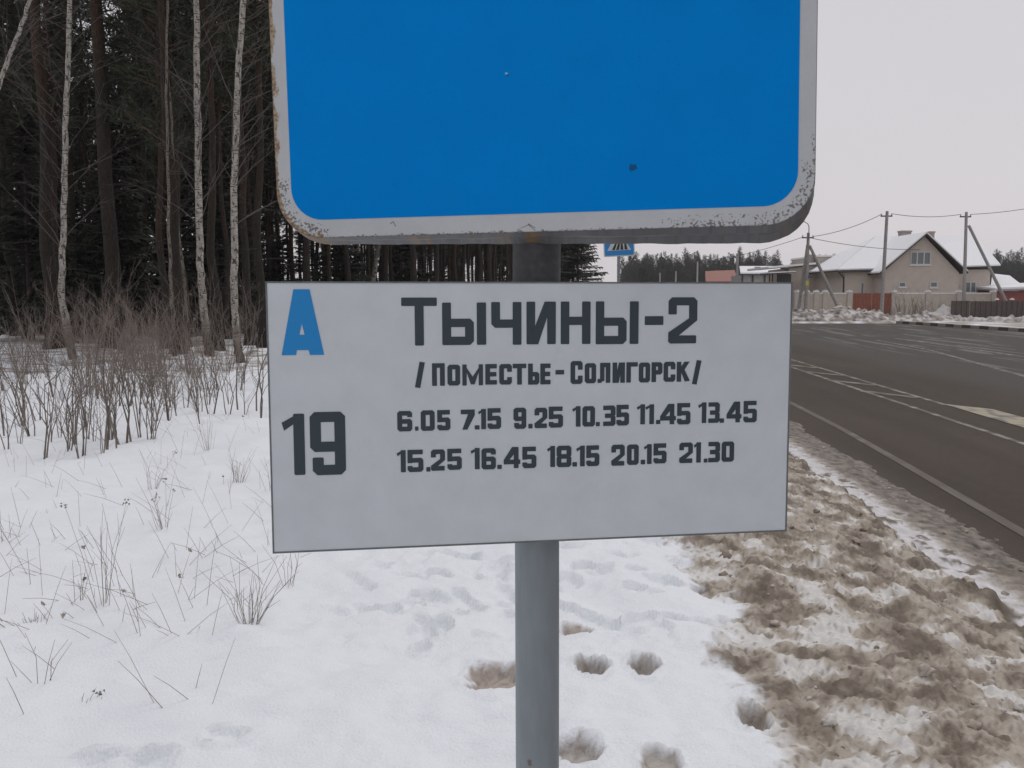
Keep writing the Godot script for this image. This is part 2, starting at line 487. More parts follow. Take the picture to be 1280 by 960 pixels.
# strokes of one stencil-like character: height 1, width w, stroke s
func glyph(ch: String, w: float, s: float) -> Array:
	var c := s * 0.42
	var h := s * 0.94
	var L := rc(0, 0, s, 1); var R := rc(w - s, 0, w, 1)
	var Top := rc(s * 0.5, 1 - h, w - s * 0.5, 1); var Bot := rc(s * 0.5, 0, w - s * 0.5, h)
	match ch:
		"0", "О": return [rc(0, 0, s, 1, [c, 0, 0, c]), rc(w - s, 0, w, 1, [0, c, c, 0]), Top, Bot]
		"1": return [rc(w - s, 0, w, 1), poly([[w - s * 0.55, 1.0], [0.0, 0.86], [w * 0.10, 0.73], [w - s * 0.9, 0.84]])]
		"2": return [rc(0, 0.63, s, 1, [0, 0, 0, c]), Top, rc(w - s, 0.52, w, 1, [0, 0, c, 0]), poly([[w - s, 0.60], [w - s, 0.545], [0.0, 0.24], [0.0, 0.12], [s * 0.9, 0.12], [w, 0.50], [w, 0.60]]), rc(0, 0, w * 0.97, h, [c * 0.6, 0, 0, 0])]
		"3": return [rc(0, 1 - h, w - s * 0.5, 1), rc(w * 0.14, 0.5 - h * 0.5, w - s * 0.5, 0.5 + h * 0.5), rc(0, 0, w - s * 0.5, h), rc(w - s, 0, w, 0.52, [0, c, c * 0.7, 0]), rc(w - s, 0.48, w, 1, [0, c * 0.7, c, 0])]
		"4": return [rc(w - s * 1.35, 0, w - s * 0.35, 1), rc(0, 0.19, w, 0.19 + h), poly([[w - s * 1.7, 1], [w - s * 0.7, 1], [w - s * 0.8, 0.80], [s * 0.95, 0.19 + h * 0.7], [0, 0.19 + h * 0.5], [0, 0.40]])]
		"5": return [rc(s * 0.3, 1 - h, w * 0.97, 1), rc(0, 0.40, s, 1), rc(s * 0.5, 0.63 - h, w - s * 0.5, 0.63), rc(w - s, 0, w, 0.63, [0, c, c, 0]), Bot, rc(0, 0, s, 0.27, [c, 0, 0, 0])]
		"6": return [rc(0, 0, s, 1, [c, 0, 0, c]), Top, rc(w - s, 0.70, w, 1, [0, 0, c, 0]), rc(s * 0.5, 0.60 - h, w - s * 0.5, 0.60), rc(w - s, 0, w, 0.60, [0, c, c, 0]), Bot]
		"7": return [rc(0, 1 - h, w, 1), poly([[w - s * 1.25, 1 - h * 0.6], [w, 1 - h * 0.6], [w, 0.72], [s * 1.35, 0], [s * 0.30, 0]])]
		"8": return [rc(0, 0, s, 0.52, [c, 0, 0, c * 0.7]), rc(0, 0.48, s, 1, [c * 0.7, 0, 0, c]), rc(w - s, 0, w, 0.52, [0, c, c * 0.7, 0]), rc(w - s, 0.48, w, 1, [0, c * 0.7, c, 0]), Top, Bot, rc(s * 0.5, 0.5 - h * 0.5, w - s * 0.5, 0.5 + h * 0.5)]
		"9": return [rc(w - s, 0, w, 1, [0, c, c, 0]), rc(0, 0.37, s, 1, [c, 0, 0, c]), Top, rc(s * 0.5, 0.37, w - s * 0.5, 0.37 + h), rc(s * 0.7, 0, w - s * 0.5, h), rc(w * 0.06, 0, w * 0.06 + s, 0.28, [c, 0, 0, 0])]
		".": return [rc(0, 0, w, 1, [0.1, 0.1, 0.1, 0.1])]
		"-": return [rc(0, 0, w, 1, [0.06, 0.06, 0.06, 0.06])]
		"/": return [poly([[0, 0.03], [0.20, 0], [w, 0.97], [w - 0.20, 1]])]
		"Т": return [rc(0, 1 - h, w, 1), rc(w * 0.5 - s * 0.5, 0, w * 0.5 + s * 0.5, 1 - h * 0.5)]
		"Ы": return [L, rc(s * 0.5, 0.62 - h, w * 0.72 - s * 0.5, 0.62), rc(w * 0.72 - s, 0, w * 0.72, 0.62, [0, c, c, 0]), rc(s * 0.5, 0, w * 0.72 - s * 0.5, h), rc(w - s * 1.05, 0, w, 1)]
		"Ь": return [L, rc(s * 0.5, 0.60 - h, w - s * 0.5, 0.60), rc(w - s, 0, w, 0.60, [0, c, c, 0]), Bot]
		"Ч": return [rc(0, 0.40, s, 1, [c, 0, 0, 0]), rc(s * 0.5, 0.40, w - s * 0.5, 0.40 + h), R]
		"И": return [L, R, poly([[s * 0.6, 0], [s * 1.35, 0], [w - s * 0.6, 0.88], [w - s * 0.6, 1], [w - s * 1.3, 1], [s * 0.6, 0.22]])]
		"Н": return [L, R, rc(s * 0.5, 0.45, w - s * 0.5, 0.45 + h)]
		"П": return [L, R, rc(s * 0.5, 1 - h, w - s * 0.5, 1)]
		"М": return [rc(0, 0, s * 0.9, 1), rc(w - s * 0.9, 0, w, 1), poly([[s * 0.4, 1], [w * 0.5, 0.42], [w - s * 0.4, 1], [w - s * 0.8, 0.70], [w * 0.5 + s * 0.4, 0.05], [w * 0.5 - s * 0.4, 0.05], [s * 0.8, 0.70]])]
		"Е": return [L, rc(s * 0.5, 1 - h, w, 1), rc(s * 0.5, 0.5 - h * 0.5, w * 0.96, 0.5 + h * 0.5), rc(s * 0.5, 0, w, h)]
		"С": return [rc(0, 0, s, 1, [c, 0, 0, c]), Top, Bot, rc(w - s, 0.62, w, 1, [0, 0, c, 0]), rc(w - s, 0, w, 0.36, [0, c, 0, 0])]
		"Л": return [R, rc(s * 0.8, 1 - h, w - s * 0.5, 1), rc(s * 0.55, h * 0.4, s * 1.5, 1, [c, 0, 0, 0]), rc(0, 0, s * 1.2, h * 0.9, [0, c, 0, 0])]
		"Г": return [L, rc(s * 0.5, 1 - h, w, 1)]
		"Р": return [L, Top, rc(w - s, 0.38, w, 1, [0, c, c, 0]), rc(s * 0.5, 0.38, w - s * 0.5, 0.38 + h)]
		"К": return [L, poly([[s * 0.6, 0.40], [s * 0.6, 0.62], [w - s * 1.25, 1], [w * 0.97, 1], [s * 1.5, 0.52]]), poly([[s * 0.9, 0.52], [s * 1.7, 0.62], [w, 0.04], [w - s * 1.1, 0]])]
		"А": return [poly([[0, 0], [0.34 * w, 0], [0.36 * w, 0.075], [0.5 * w, 0.075], [0.5 * w, 0.31], [0.43 * w, 0.31], [0.488 * w, 0.48], [0.5 * w, 0.48], [0.5 * w, 1], [0.31 * w, 1]]), poly([[w, 0], [0.69 * w, 1], [0.5 * w, 1], [0.5 * w, 0.48], [0.488 * w, 0.48], [0.55 * w, 0.31], [0.5 * w, 0.31], [0.5 * w, 0.075], [0.64 * w, 0.075], [0.66 * w, 0]])]
	return []

# [character, left, right, bottom, top] in millimetres from the middle of the plate
const LETTERS := {
	"head": [["Т", -174.2, -130.6, 87.7, 146.7], ["Ы", -124.2, -69.6, 88.0, 140.5], ["Ч", -63.0, -25.0, 87.6, 141.0], ["И", -18.5, 18.9, 88.0, 141.4], ["Н", 25.3, 63.8, 87.8, 141.5], ["Ы", 70.6, 126.7, 87.3, 141.6], ["-", 135.0, 159.7, 111.3, 122.6], ["2", 166.4, 205.0, 87.3, 146.6]],
	"sub": [["/", -158.7, -146.1, 35.1, 67.7], ["П", -137.4, -121.6, 37.5, 65.6], ["О", -118.3, -102.5, 37.6, 63.5], ["М", -99.7, -73.8, 37.3, 63.6], ["Е", -70.9, -56.3, 38.0, 63.8], ["С", -53.3, -37.3, 37.7, 63.6], ["Т", -36.2, -18.9, 37.4, 63.7], ["Ь", -16.6, -2.2, 37.1, 63.7], ["Е", -0.9, 12.2, 37.2, 63.5], ["-", 18.6, 29.7, 49.4, 55.1], ["С", 38.1, 53.7, 37.0, 66.2], ["О", 56.6, 71.4, 37.6, 63.2], ["Л", 73.3, 90.1, 37.9, 63.5], ["И", 93.0, 109.3, 37.6, 63.7], ["Г", 111.2, 126.2, 37.7, 63.8], ["О", 127.8, 142.7, 37.5, 63.2], ["Р", 144.7, 159.2, 37.8, 63.4], ["С", 160.8, 176.5, 37.9, 63.8], ["К", 178.5, 196.2, 37.8, 63.6], ["/", 199.2, 211.8, 33.6, 65.7]],
	"t1": [["6", -181.0, -162.6, -18.5, 6.8], [".", -159.2, -154.9, -18.0, -12.9], ["0", -152.0, -134.7, -18.5, 7.1], ["5", -131.5, -115.2, -18.4, 7.1], ["7", -102.1, -84.5, -18.2, 7.0], [".", -84.6, -78.5, -18.4, -13.1], ["1", -80.3, -70.3, -18.2, 7.4], ["5", -68.4, -51.2, -18.2, 8.1], ["9", -35.4, -19.0, -18.8, 8.0], [".", -16.3, -10.9, -18.7, -12.8], ["2", -8.4, 8.0, -18.5, 7.4], ["5", 10.0, 28.4, -18.3, 8.6], ["1", 40.5, 51.3, -17.8, 8.5], ["0", 53.8, 70.2, -18.0, 8.2], [".", 71.5, 76.6, -17.9, -12.4], ["3", 81.1, 97.2, -17.8, 8.5], ["5", 98.6, 115.2, -17.6, 9.1], ["1", 125.6, 136.5, -16.8, 9.2], ["1", 137.1, 148.6, -16.8, 9.0], [".", 151.5, 157.2, -16.9, -11.6], ["4", 157.0, 178.1, -17.6, 9.1], ["5", 179.8, 197.8, -18.1, 9.8], ["1", 208.2, 219.5, -17.0, 10.1], ["3", 222.3, 237.7, -17.0, 10.0], [".", 237.9, 243.9, -17.2, -11.4], ["4", 247.4, 267.9, -17.2, 10.3], ["5", 270.7, 289.1, -17.5, 10.9]],
	"t2": [["1", -182.3, -171.2, -69.9, -42.1], ["5", -169.0, -149.4, -69.9, -42.0], [".", -145.8, -140.6, -70.0, -64.3], ["2", -139.9, -122.3, -69.2, -42.4], ["5", -119.4, -101.3, -68.7, -42.0], ["1", -90.1, -78.6, -68.9, -41.8], ["6", -76.3, -58.1, -69.5, -42.6], [".", -56.3, -50.5, -69.5, -64.1], ["4", -48.0, -26.8, -69.0, -41.9], ["5", -24.1, -6.1, -69.5, -42.1], ["1", 7.9, 18.2, -69.0, -41.9], ["8", 20.2, 39.4, -69.5, -42.0], [".", 40.9, 46.9, -69.3, -63.6], ["1", 45.8, 57.1, -69.3, -42.6], ["5", 59.1, 76.3, -69.4, -42.6], ["2", 92.2, 109.9, -69.8, -42.5], ["0", 113.0, 128.7, -69.4, -42.8], [".", 131.5, 137.4, -69.2, -63.2], ["1", 135.6, 146.1, -69.0, -42.9], ["5", 148.6, 166.1, -68.6, -42.3], ["2", 183.5, 201.8, -69.1, -42.2], ["1", 203.3, 212.9, -69.1, -42.2], [".", 217.0, 222.1, -69.3, -64.1], ["3", 223.2, 239.1, -69.2, -42.2], ["0", 241.5, 258.6, -69.1, -42.3]],
	"num": [["1", -320.3, -293.4, -69.3, 6.2], ["9", -287.0, -244.4, -70.3, 7.7]],
	"A": [["А", -318.2, -267.9, 77.6, 156.8]],
}

func letter_line(key: String, s_mm: float, mat_: Material, label: String, parent: Node) -> void:
	var b := MB.new()
	for g in LETTERS[key]:
		var hgt: float = g[4] - g[3]
		var w: float = (g[2] - g[1]) / hgt
		var pieces := glyph(g[0], w, s_mm / hgt)
		for i in pieces.size():
			var pts := PackedVector2Array()
			for p in pieces[i]:
				pts.append(Vector2(g[1] + p.x * hgt, g[3] + p.y * hgt) * 0.001)
			if Geometry2D.is_polygon_clockwise(pts): pts.reverse()
			b.prism(pts, 0.0001, 0.0005 + 0.00006 * i)
	var o := build(b, mat_, "lettering", parent)
	o.set_meta("label", label)

func rounded(w: float, y0: float, y1: float, r: float, per := 10) -> PackedVector2Array:
	var p := PackedVector2Array()
	for q in [[w - r, y0 + r, -PI / 2], [w - r, y1 - r, 0.0], [-w + r, y1 - r, PI / 2], [-w + r, y0 + r, PI]]:
		for i in per + 1:
			var a: float = q[2] + PI / 2 * i / per
			p.append(Vector2(q[0] + r * cos(a), q[1] + r * sin(a)))
	return p

func paint_spot(img: Image, cx: float, cy: float, r: float, c: Color, f: FastNoiseLite) -> void:
	for y in range(int(cy - r * 1.5), int(cy + r * 1.5) + 1):
		for x in range(int(cx - r * 1.5), int(cx + r * 1.5) + 1):
			if x < 0 or y < 0 or x >= img.get_width() or y >= img.get_height(): continue
			var q := Vector2(x - cx, y - cy).length() / r + 0.6 * f.get_noise_2d(x, y)
			if q < 1.0: img.set_pixel(x, y, img.get_pixel(x, y).lerp(c, clampf((1.0 - q) * 3.0, 0, 0.85)))

func make_bus_stop() -> void:
	var stop := thing("bus_stop_sign", "blue bus stop sign with white timetable plate on a grey pole in the snow", "bus stop", Vector3(0.034, 0, -1.155))
	# pole
	var post := Image.create(256, 1024, false, Image.FORMAT_RGB8)
	var f := fnl(101, 0.02, 4)
	for y in 1024:
		for x in 256:
			var k := 1.0 + 0.10 * f.get_noise_2d(x * 1.5, y * 0.5)
			post.set_pixel(x, y, Color(0.205 * k, 0.232 * k, 0.25 * k).linear_to_srgb())
	rng.seed = 5
	for i in 14:
		paint_spot(post, rng.randf() * 256, rng.randf() * 1024, rng.randf_range(1.2, 5.0), Color(0.13, 0.098, 0.08).linear_to_srgb(), fnl(103 + i, 0.15, 3))
	var pm := StandardMaterial3D.new()
	pm.albedo_texture = ImageTexture.create_from_image(post); pm.roughness = 0.5
	pm.uv1_scale = Vector3(1, 1.0, 1)
	pm.normal_enabled = true; pm.normal_texture = noise_tex(111, 0.03, Color.WHITE, Color.WHITE, 256, 4, true, 1.5)
	var b := MB.new()
	b.tube([Vector3(0.006, -0.35, 0), Vector3(0.003, 0.6, 0), Vector3(0, 1.3, 0), Vector3(-0.004, 2.0, 0), Vector3(-0.009, 2.86, 0)], [0.0298, 0.0298, 0.0298, 0.0298, 0.0298], 40)
	build(b, pm, "pole", stop)
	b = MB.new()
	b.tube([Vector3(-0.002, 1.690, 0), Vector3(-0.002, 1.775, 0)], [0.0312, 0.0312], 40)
	build(b, coat(Color(0.045, 0.047, 0.05), 0.4, 12.0, 117, 0.6, 1.0), "shade_sleeve", stop)  # dark bracket sleeve; shade between the two boards is put into its colour
	for y in [1.80, 2.35]:
		b = MB.new()
		b.tube([Vector3(0, y - 0.02, 0), Vector3(0, y + 0.02, 0)], [0.0325, 0.0325], 32)
		b.box(Vector3(-0.028, y - 0.018, 0.012), Vector3(0.028, y + 0.018, 0.044))
		build(b, mat(Color(0.10, 0.105, 0.11), 0.5, 0.3), "clamp", stop)
	# blue panel: dished white sheet, blue film, flared rim
	var face := Node3D.new()
	face.name = "sign_panel"; stop.add_child(face)
	face.transform = Transform3D(Basis(Vector3.UP, -0.12171145) * Basis(Vector3.RIGHT, -0.0032) * Basis(Vector3.BACK, 0.018625), Vector3(0.02964, 1.80086, -1.09274) - stop.position)
	face.set_meta("label", "plain blue panel with chipped white border")
	var chips := Image.create(1320, 760, false, Image.FORMAT_RGB8)     # 0.5 mm a pixel, from the bottom left corner
	for y in 760:
		for x in 1320:
			var k := 1.0 + 0.06 * f.get_noise_2d(x * 0.4, y * 0.4) + 0.03 * f.get_noise_2d(x * 3.0, y * 3.0)
			chips.set_pixel(x, y, Color(0.47 * k, 0.485 * k, 0.50 * k).linear_to_srgb())
	var flake := fnl(211, 0.11, 4); var flake2 := fnl(213, 0.035, 3)
	for y in 330:
		for x in 1320:
			var by := float(y)
			var r0 := Vector2(x - 118, by - 118).length(); var r1 := Vector2(x - 1202, by - 118).length()
			var w := 0.0
			if x < 135 and by < 150: w = maxf(w, smoothstep(80, 98, r0) * 0.40)
			if x > 1180 and by < 150: w = maxf(w, smoothstep(84, 104, r1) * 0.33)
			w = maxf(w, 0.42 * exp(-pow((x - 1090.0) / 85.0, 2.0)) * smoothstep(34, 4, by))
			w = maxf(w, 0.30 * smoothstep(7, 0, by))
			w = maxf(w, 0.30 * smoothstep(1300, 1318, x) * smoothstep(250, 120, by))
			if w <= 0.02: continue
			var n := flake.get_noise_2d(x, by) + 0.5 * flake2.get_noise_2d(x, by)
			var chip := smoothstep(0.47, 0.57, n + w)
			if chip > 0.0:
				var cc := Color(0.115, 0.112, 0.108).lerp(Color(0.19, 0.15, 0.12), smoothstep(0.0, 0.4, flake2.get_noise_2d(x * 2.0, by * 2.0)))
				chips.set_pixel(x, 759 - y, chips.get_pixel(x, 759 - y).lerp(cc.linear_to_srgb(), chip * 0.85))
	for y in 760:      # rust creeping in from the left edge and round the lower left corner
		for x in 120:
			var inset := float(x)
			if y < 116: inset = 116.0 - Vector2(x - 116, y - 116).length()
			if inset < -3.0 or inset > 26.0: continue
			var n := flake2.get_noise_2d(x * 0.8, y * 0.35) + 0.4 * flake.get_noise_2d(x, y)
			var k := smoothstep(12.0, 4.0, inset - 14.0 * n)
			var rc_ := Color(0.17, 0.095, 0.05).lerp(Color(0.33, 0.25, 0.15), smoothstep(-0.2, 0.3, flake.get_noise_2d(x * 0.6, y * 0.6)))
			chips.set_pixel(x, 759 - y, chips.get_pixel(x, 759 - y).lerp(rc_.linear_to_srgb(), k * 0.85))
	for s in [[640.0, 18.0, 656.0, 4.0], [640.0, 18.0, 610.0, 6.0], [300.0, 36.0, 306.0, 24.0], [298.0, 34.0, 292.0, 30.0], [656.0, 10.0, 640.0, 20.0]]:
		for k in 24:
			paint_spot(chips, lerpf(s[0], s[2], k / 23.0), 760 - lerpf(s[1], s[3], k / 23.0), 1.2, Color(0.12, 0.11, 0.10).linear_to_srgb(), f)
	var cm := StandardMaterial3D.new()
	cm.albedo_texture = ImageTexture.create_from_image(chips); cm.roughness = 0.45; cm.texture_repeat = false
	var y0 := -0.0225
	var y1 := 0.9975
	b = MB.new()
	var out := rounded(0.330, y0, y1, 0.058)
	b.prism(out, -0.004, 0.0, Transform3D.IDENTITY, 0.0012)
	for i in b.v.size():
		b.u[i] = Vector2((b.v[i].x + 0.33) / 0.66, 1.0 - (b.v[i].y - y0) / 0.38)
	build(b, cm, "border", face)
	var blue := Image.create(620, 980, false, Image.FORMAT_RGB8)
	for y in 980:
		for x in 620:
			var k := 1.0 + 0.05 * f.get_noise_2d(x * 0.5, y * 0.5) + 0.02 * f.get_noise_2d(x * 5.0, y * 5.0)
			blue.set_pixel(x, y, Color(0.001 * k, 0.215 * k, 0.63 * k).linear_to_srgb())
	for i in 60:
		paint_spot(blue, rng.randf() * 620, rng.randf_range(700, 980), rng.randf_range(0.5, 1.0), Color(0.02, 0.13, 0.42).linear_to_srgb(), f)
	paint_spot(blue, 276, 980 - 168, 2.2, Color(0.45, 0.55, 0.65).linear_to_srgb(), fnl(301, 0.3, 2))
	paint_spot(blue, 277, 980 - 166, 1.6, Color(0.02, 0.06, 0.12).linear_to_srgb(), fnl(302, 0.3, 2))
	paint_spot(blue, 427, 980 - 51, 4.5, Color(0.02, 0.07, 0.16).linear_to_srgb(), fnl(303, 0.2, 2))
	var bm := StandardMaterial3D.new()
	bm.albedo_texture = ImageTexture.create_from_image(blue); bm.roughness = 0.5; bm.metallic_specular = 0.12; bm.texture_repeat = false
	b = MB.new()
	b.prism(rounded(0.310, 0.0, 0.976, 0.040), 0.0001, 0.0006)
	for i in b.v.size():
		b.u[i] = Vector2((b.v[i].x + 0.31) / 0.62, 1.0 - b.v[i].y / 0.98)
	build(b, bm, "blue_field", face)
	# rim folded back, bent outwards more and more towards the lower right
	b = MB.new()
	var rim_grey := Color(0.115, 0.118, 0.122)
	var prof := [[-0.0005, 0.0], [-0.012, 0.42], [-0.020, 0.50], [-0.034, 1.0], [-0.034, 0.88]]
	var cnt := out.size()
	var ringp := []
	for i in cnt:
		var p := out[i]
		var nrm2 := ((out[(i + 1) % cnt] - out[(i + cnt - 1) % cnt])).normalized()
		var o2 := Vector2(nrm2.y, -nrm2.x)
		var low := smoothstep(0.06, 0.0, p.y - y0)
		var flare := lerpf(0.0055, lerpf(0.006, 0.019, smoothstep(-0.33, 0.30, p.x)), low) 
		flare *= 1.0 + 0.10 * f.get_noise_2d(p.x * 900.0, p.y * 900.0)
		var row := []
		for q in prof: row.append(Vector3(p.x + o2.x * flare * q[1], p.y + o2.y * flare * q[1], q[0]))
		ringp.append(row)
	# more points along the straight sides so that the bend and the dirt vary
	var fine_ring := []
	for i in cnt:
		var a: Array = ringp[i]; var e: Array = ringp[(i + 1) % cnt]
		var parts := maxi(1, int(a[0].distance_to(e[0]) / 0.004))
		for s in parts:
			var row2 := []
			for k in prof.size():
				var pt: Vector3 = a[k].lerp(e[k], float(s) / parts)
				if k >= 1 and pt.y < y0 + 0.002: pt.y += 0.0016 * f.get_noise_2d(pt.x * 700.0, k * 50.0)
				row2.append(pt)
			fine_ring.append(row2)
	for i in fine_ring.size():
		var a3: Array = fine_ring[i]; var e3: Array = fine_ring[(i + 1) % fine_ring.size()]
		var dn := f.get_noise_2d(a3[0].x * 1500.0, a3[0].y * 1500.0)
		var rusty := smoothstep(-0.12, 0.25, dn + (0.34 if a3[0].x < -0.27 else (-0.10 if a3[0].x > 0.27 else -0.30)))
		for k in prof.size() - 1:
			b.col = rim_grey.lerp(Color(0.20, 0.125, 0.06), rusty * 0.85) * (1.0 + 0.3 * f.get_noise_2d(a3[0].x * 4000.0, k * 90.0))
			if a3[0].x < -0.32 and a3[0].y > 0.06: b.col = b.col.lerp(Color(0.40, 0.32, 0.20), 0.65)
			b.quad(a3[k], e3[k], e3[k + 1], a3[k + 1])
	build(b, vmat(0.5), "rim", face)
	b = MB.new()
	b.prism(rounded(0.322, y0 + 0.008, y1 - 0.008, 0.05), -0.012, -0.010)
	build(b, mat(Color(0.16, 0.165, 0.17), 0.5, 0.4), "back_sheet", face)
	# timetable plate
	var plate := Node3D.new()
	plate.name = "route_plate"; stop.add_child(plate)
	plate.set_meta("label", "white plate with route number and departure times")
	plate.transform = Transform3D(Basis(Vector3.UP, 0.150941521) * Basis(Vector3.RIGHT, -0.0122040779) * Basis(Vector3.BACK, 0.00100251), Vector3(0.0367757, 1.5515815, -1.1072525) - stop.position)
	var wm := coat(Color(0.565, 0.60, 0.63), 0.05, 3.0, 121, 0.42, 0.25)
	b = MB.new()
	b.cbox(Vector3(-0.3335, -0.1645, -0.003), Vector3(0.3335, 0.1645, 0.0), 0.0006)
	build(b, wm, "panel", plate)
	b = MB.new()
	for q in [[-0.335, -0.3335, -0.1661, 0.1661], [0.3335, 0.335, -0.1661, 0.1661]]:
		b.box(Vector3(q[0], q[2], -0.012), Vector3(q[1], q[3], 0.0008))
	for q in [[-0.1661, -0.1645], [0.1645, 0.1661]]:
		b.box(Vector3(-0.3334, q[0], -0.012), Vector3(0.3334, q[1], 0.0008))
	build(b, coat(Color(0.15, 0.165, 0.165), 0.3, 9.0, 131, 0.5, 1.0), "rim", plate)
	var ink := mat(Color(0.026, 0.043, 0.054), 0.55)
	letter_line("head", 11.0, ink, "large dark stop name", plate)
	letter_line("sub", 6.0, ink, "small dark line with the two end stops", plate)
	letter_line("t1", 6.1, ink, "upper row of departure times", plate)
	letter_line("t2", 6.2, ink, "lower row of departure times", plate)
	letter_line("num", 13.2, ink, "large dark route number", plate)
	letter_line("A", 15.0, mat(Color(0.002, 0.22, 0.55), 0.55), "blue letter A", plate)

# ---------------------------------------------------------------- plants
func bark_image(seed_: int, birch: bool) -> ImageTexture:
	var w := 128; var h := 1024
	var img := Image.create(w, h, false, Image.FORMAT_RGB8)
	var f := fnl(seed_, 0.03, 4); var g := fnl(seed_ + 1, 0.02, 3)
	for y in h:
		for x in w:
			var a := TAU * x / w
			var px := cos(a) * 20.0; var pz := sin(a) * 20.0
			if birch:
				var k := f.get_noise_3d(px, y * 0.6, pz)
				var s := g.get_noise_3d(px * 0.9, y * 5.0, pz * 0.9)
				var blot := g.get_noise_3d(px * 2.2 + 70, y * 0.9, pz * 2.2)
				var c := Color(0.33, 0.305, 0.265) * (1.0 + 0.6 * k)
				c = c.lerp(Color(0.055, 0.045, 0.04), smoothstep(0.20, 0.36, s))
				c = c.lerp(Color(0.05, 0.04, 0.035), smoothstep(0.24, 0.36, blot))
				img.set_pixel(x, y, c.linear_to_srgb())
			else:
				var k2 := f.get_noise_3d(px * 5.0, y * 0.5, pz * 5.0)
				var r := absf(g.get_noise_3d(px * 7.0, y * 0.8, pz * 7.0))
				var c2 := Color(0.9, 0.9, 0.9) * (0.75 + 0.5 * k2) * (0.55 + 1.2 * minf(r * 2.0, 0.5))
				img.set_pixel(x, y, c2.linear_to_srgb())
	return ImageTexture.create_from_image(img)

func tuft(b: MB, p: Vector3, dir: Vector3, count: int, length: float, width: float) -> void:
	for i in count:
		var d := (dir * 0.7 + Vector3(rng.randfn(), rng.randfn() * 0.8 + 0.1, rng.randfn()) * 0.75).normalized()
		var side := d.cross(Vector3(rng.randfn(), rng.randfn(), rng.randfn())).normalized() * width * rng.randf_range(0.6, 1.2)
		var q := p + Vector3(rng.randfn(), rng.randfn(), rng.randfn()) * length * 0.22
		var e := q + d * length * rng.randf_range(0.7, 1.2)
		b.col = Color(0.030, 0.036, 0.019) * rng.randf_range(0.6, 1.5)
		b.tri(q + side, q - side, e)

func make_pine(seed_: int, height: float, radius: float, crown_base: float) -> Node3D:
	rng.seed = seed_
	var o := Node3D.new()
	var pts := []; var rad := []; var cols := []
	var f := fnl(seed_, 0.25, 2)
	var flip := rng.randf_range(4.5, 7.5)
	var segs := 22
	for i in segs + 1:
		var k := float(i) / segs
		var y := height * k - 0.4
		pts.append(Vector3(0.25 * f.get_noise_2d(y * 0.6, 0.0), y, 0.25 * f.get_noise_2d(y * 0.6, 50.0)))
		rad.append(radius * (1.0 - 0.88 * k) * (1.0 + 0.5 * exp(-y * 2.2)))
		var grey := Color(0.036, 0.029, 0.023); var red := Color(0.066, 0.037, 0.022)
		cols.append(grey.lerp(red, clampf(smoothstep(flip - 1.2, flip + 1.2, y + 5.0 * f.get_noise_2d(y * 3.0, 9.0)), 0, 1)))
	pts[0].x = pts[1].x; pts[0].z = pts[1].z
	var b := MB.new()
	b.tube(pts, rad, 9, cols)
	# dead lower branches
	var y := 2.2
	while y < crown_base + 1.0:
		var a := rng.randf() * TAU
		var len := rng.randf_range(0.4, 1.7)
		var p0 := Vector3(pts[int((y + 0.4) / height * segs)].x, y, pts[int((y + 0.4) / height * segs)].z)
		var d := Vector3(cos(a), rng.randf_range(-0.25, 0.25), sin(a))
		var mid := p0 + d * len * 0.5
		b.col = Color(0.06, 0.052, 0.046)
		b.tube([p0, mid, mid + d * len * 0.5 + Vector3(0, rng.randf_range(-0.25, 0.1), 0)], [0.016, 0.010, 0.003], 3, [], false)
		for k in 3:
			var q := p0 + d * len * rng.randf_range(0.4, 1.0)
			var d2 := (d + Vector3(rng.randfn(), rng.randfn() * 0.4, rng.randfn()) * 0.7).normalized()
			b.tube([q, q + d2 * rng.randf_range(0.2, 0.6)], [0.007, 0.002], 3, [], false)
		y += rng.randf_range(0.15, 0.45)
	build(b, M.bark, "trunk", o)
	b = MB.new()
	var yy := crown_base
	while yy < height - 0.3:
		var k := (yy - crown_base) / (height - crown_base)
		var reach := (2.5 * sqrt(maxf(0.02, 1.0 - k)) * smoothstep(-0.25, 0.25, k) + 0.3) * rng.randf_range(0.6, 1.15)
		var a := rng.randf() * TAU
		var p0 := Vector3(0, yy, 0)
		var d := Vector3(cos(a), 0.35 + 0.5 * k, sin(a)).normalized()
		b.col = Color(0.13, 0.08, 0.05)
		b.tube([p0, p0 + d * reach], [0.03, 0.008], 3, [], false)
		var s := 0.30
		while s < 1.05:
			var q := p0 + d * reach * s + Vector3(rng.randfn(), rng.randfn() * 0.5, rng.randfn()) * 0.22
			tuft(b, q, d, 15, 0.42, 0.045)
			s += 0.34 / maxf(reach, 0.5)
		yy += rng.randf_range(0.10, 0.24)
	build(b, M.leaf, "crown", o)
	return o

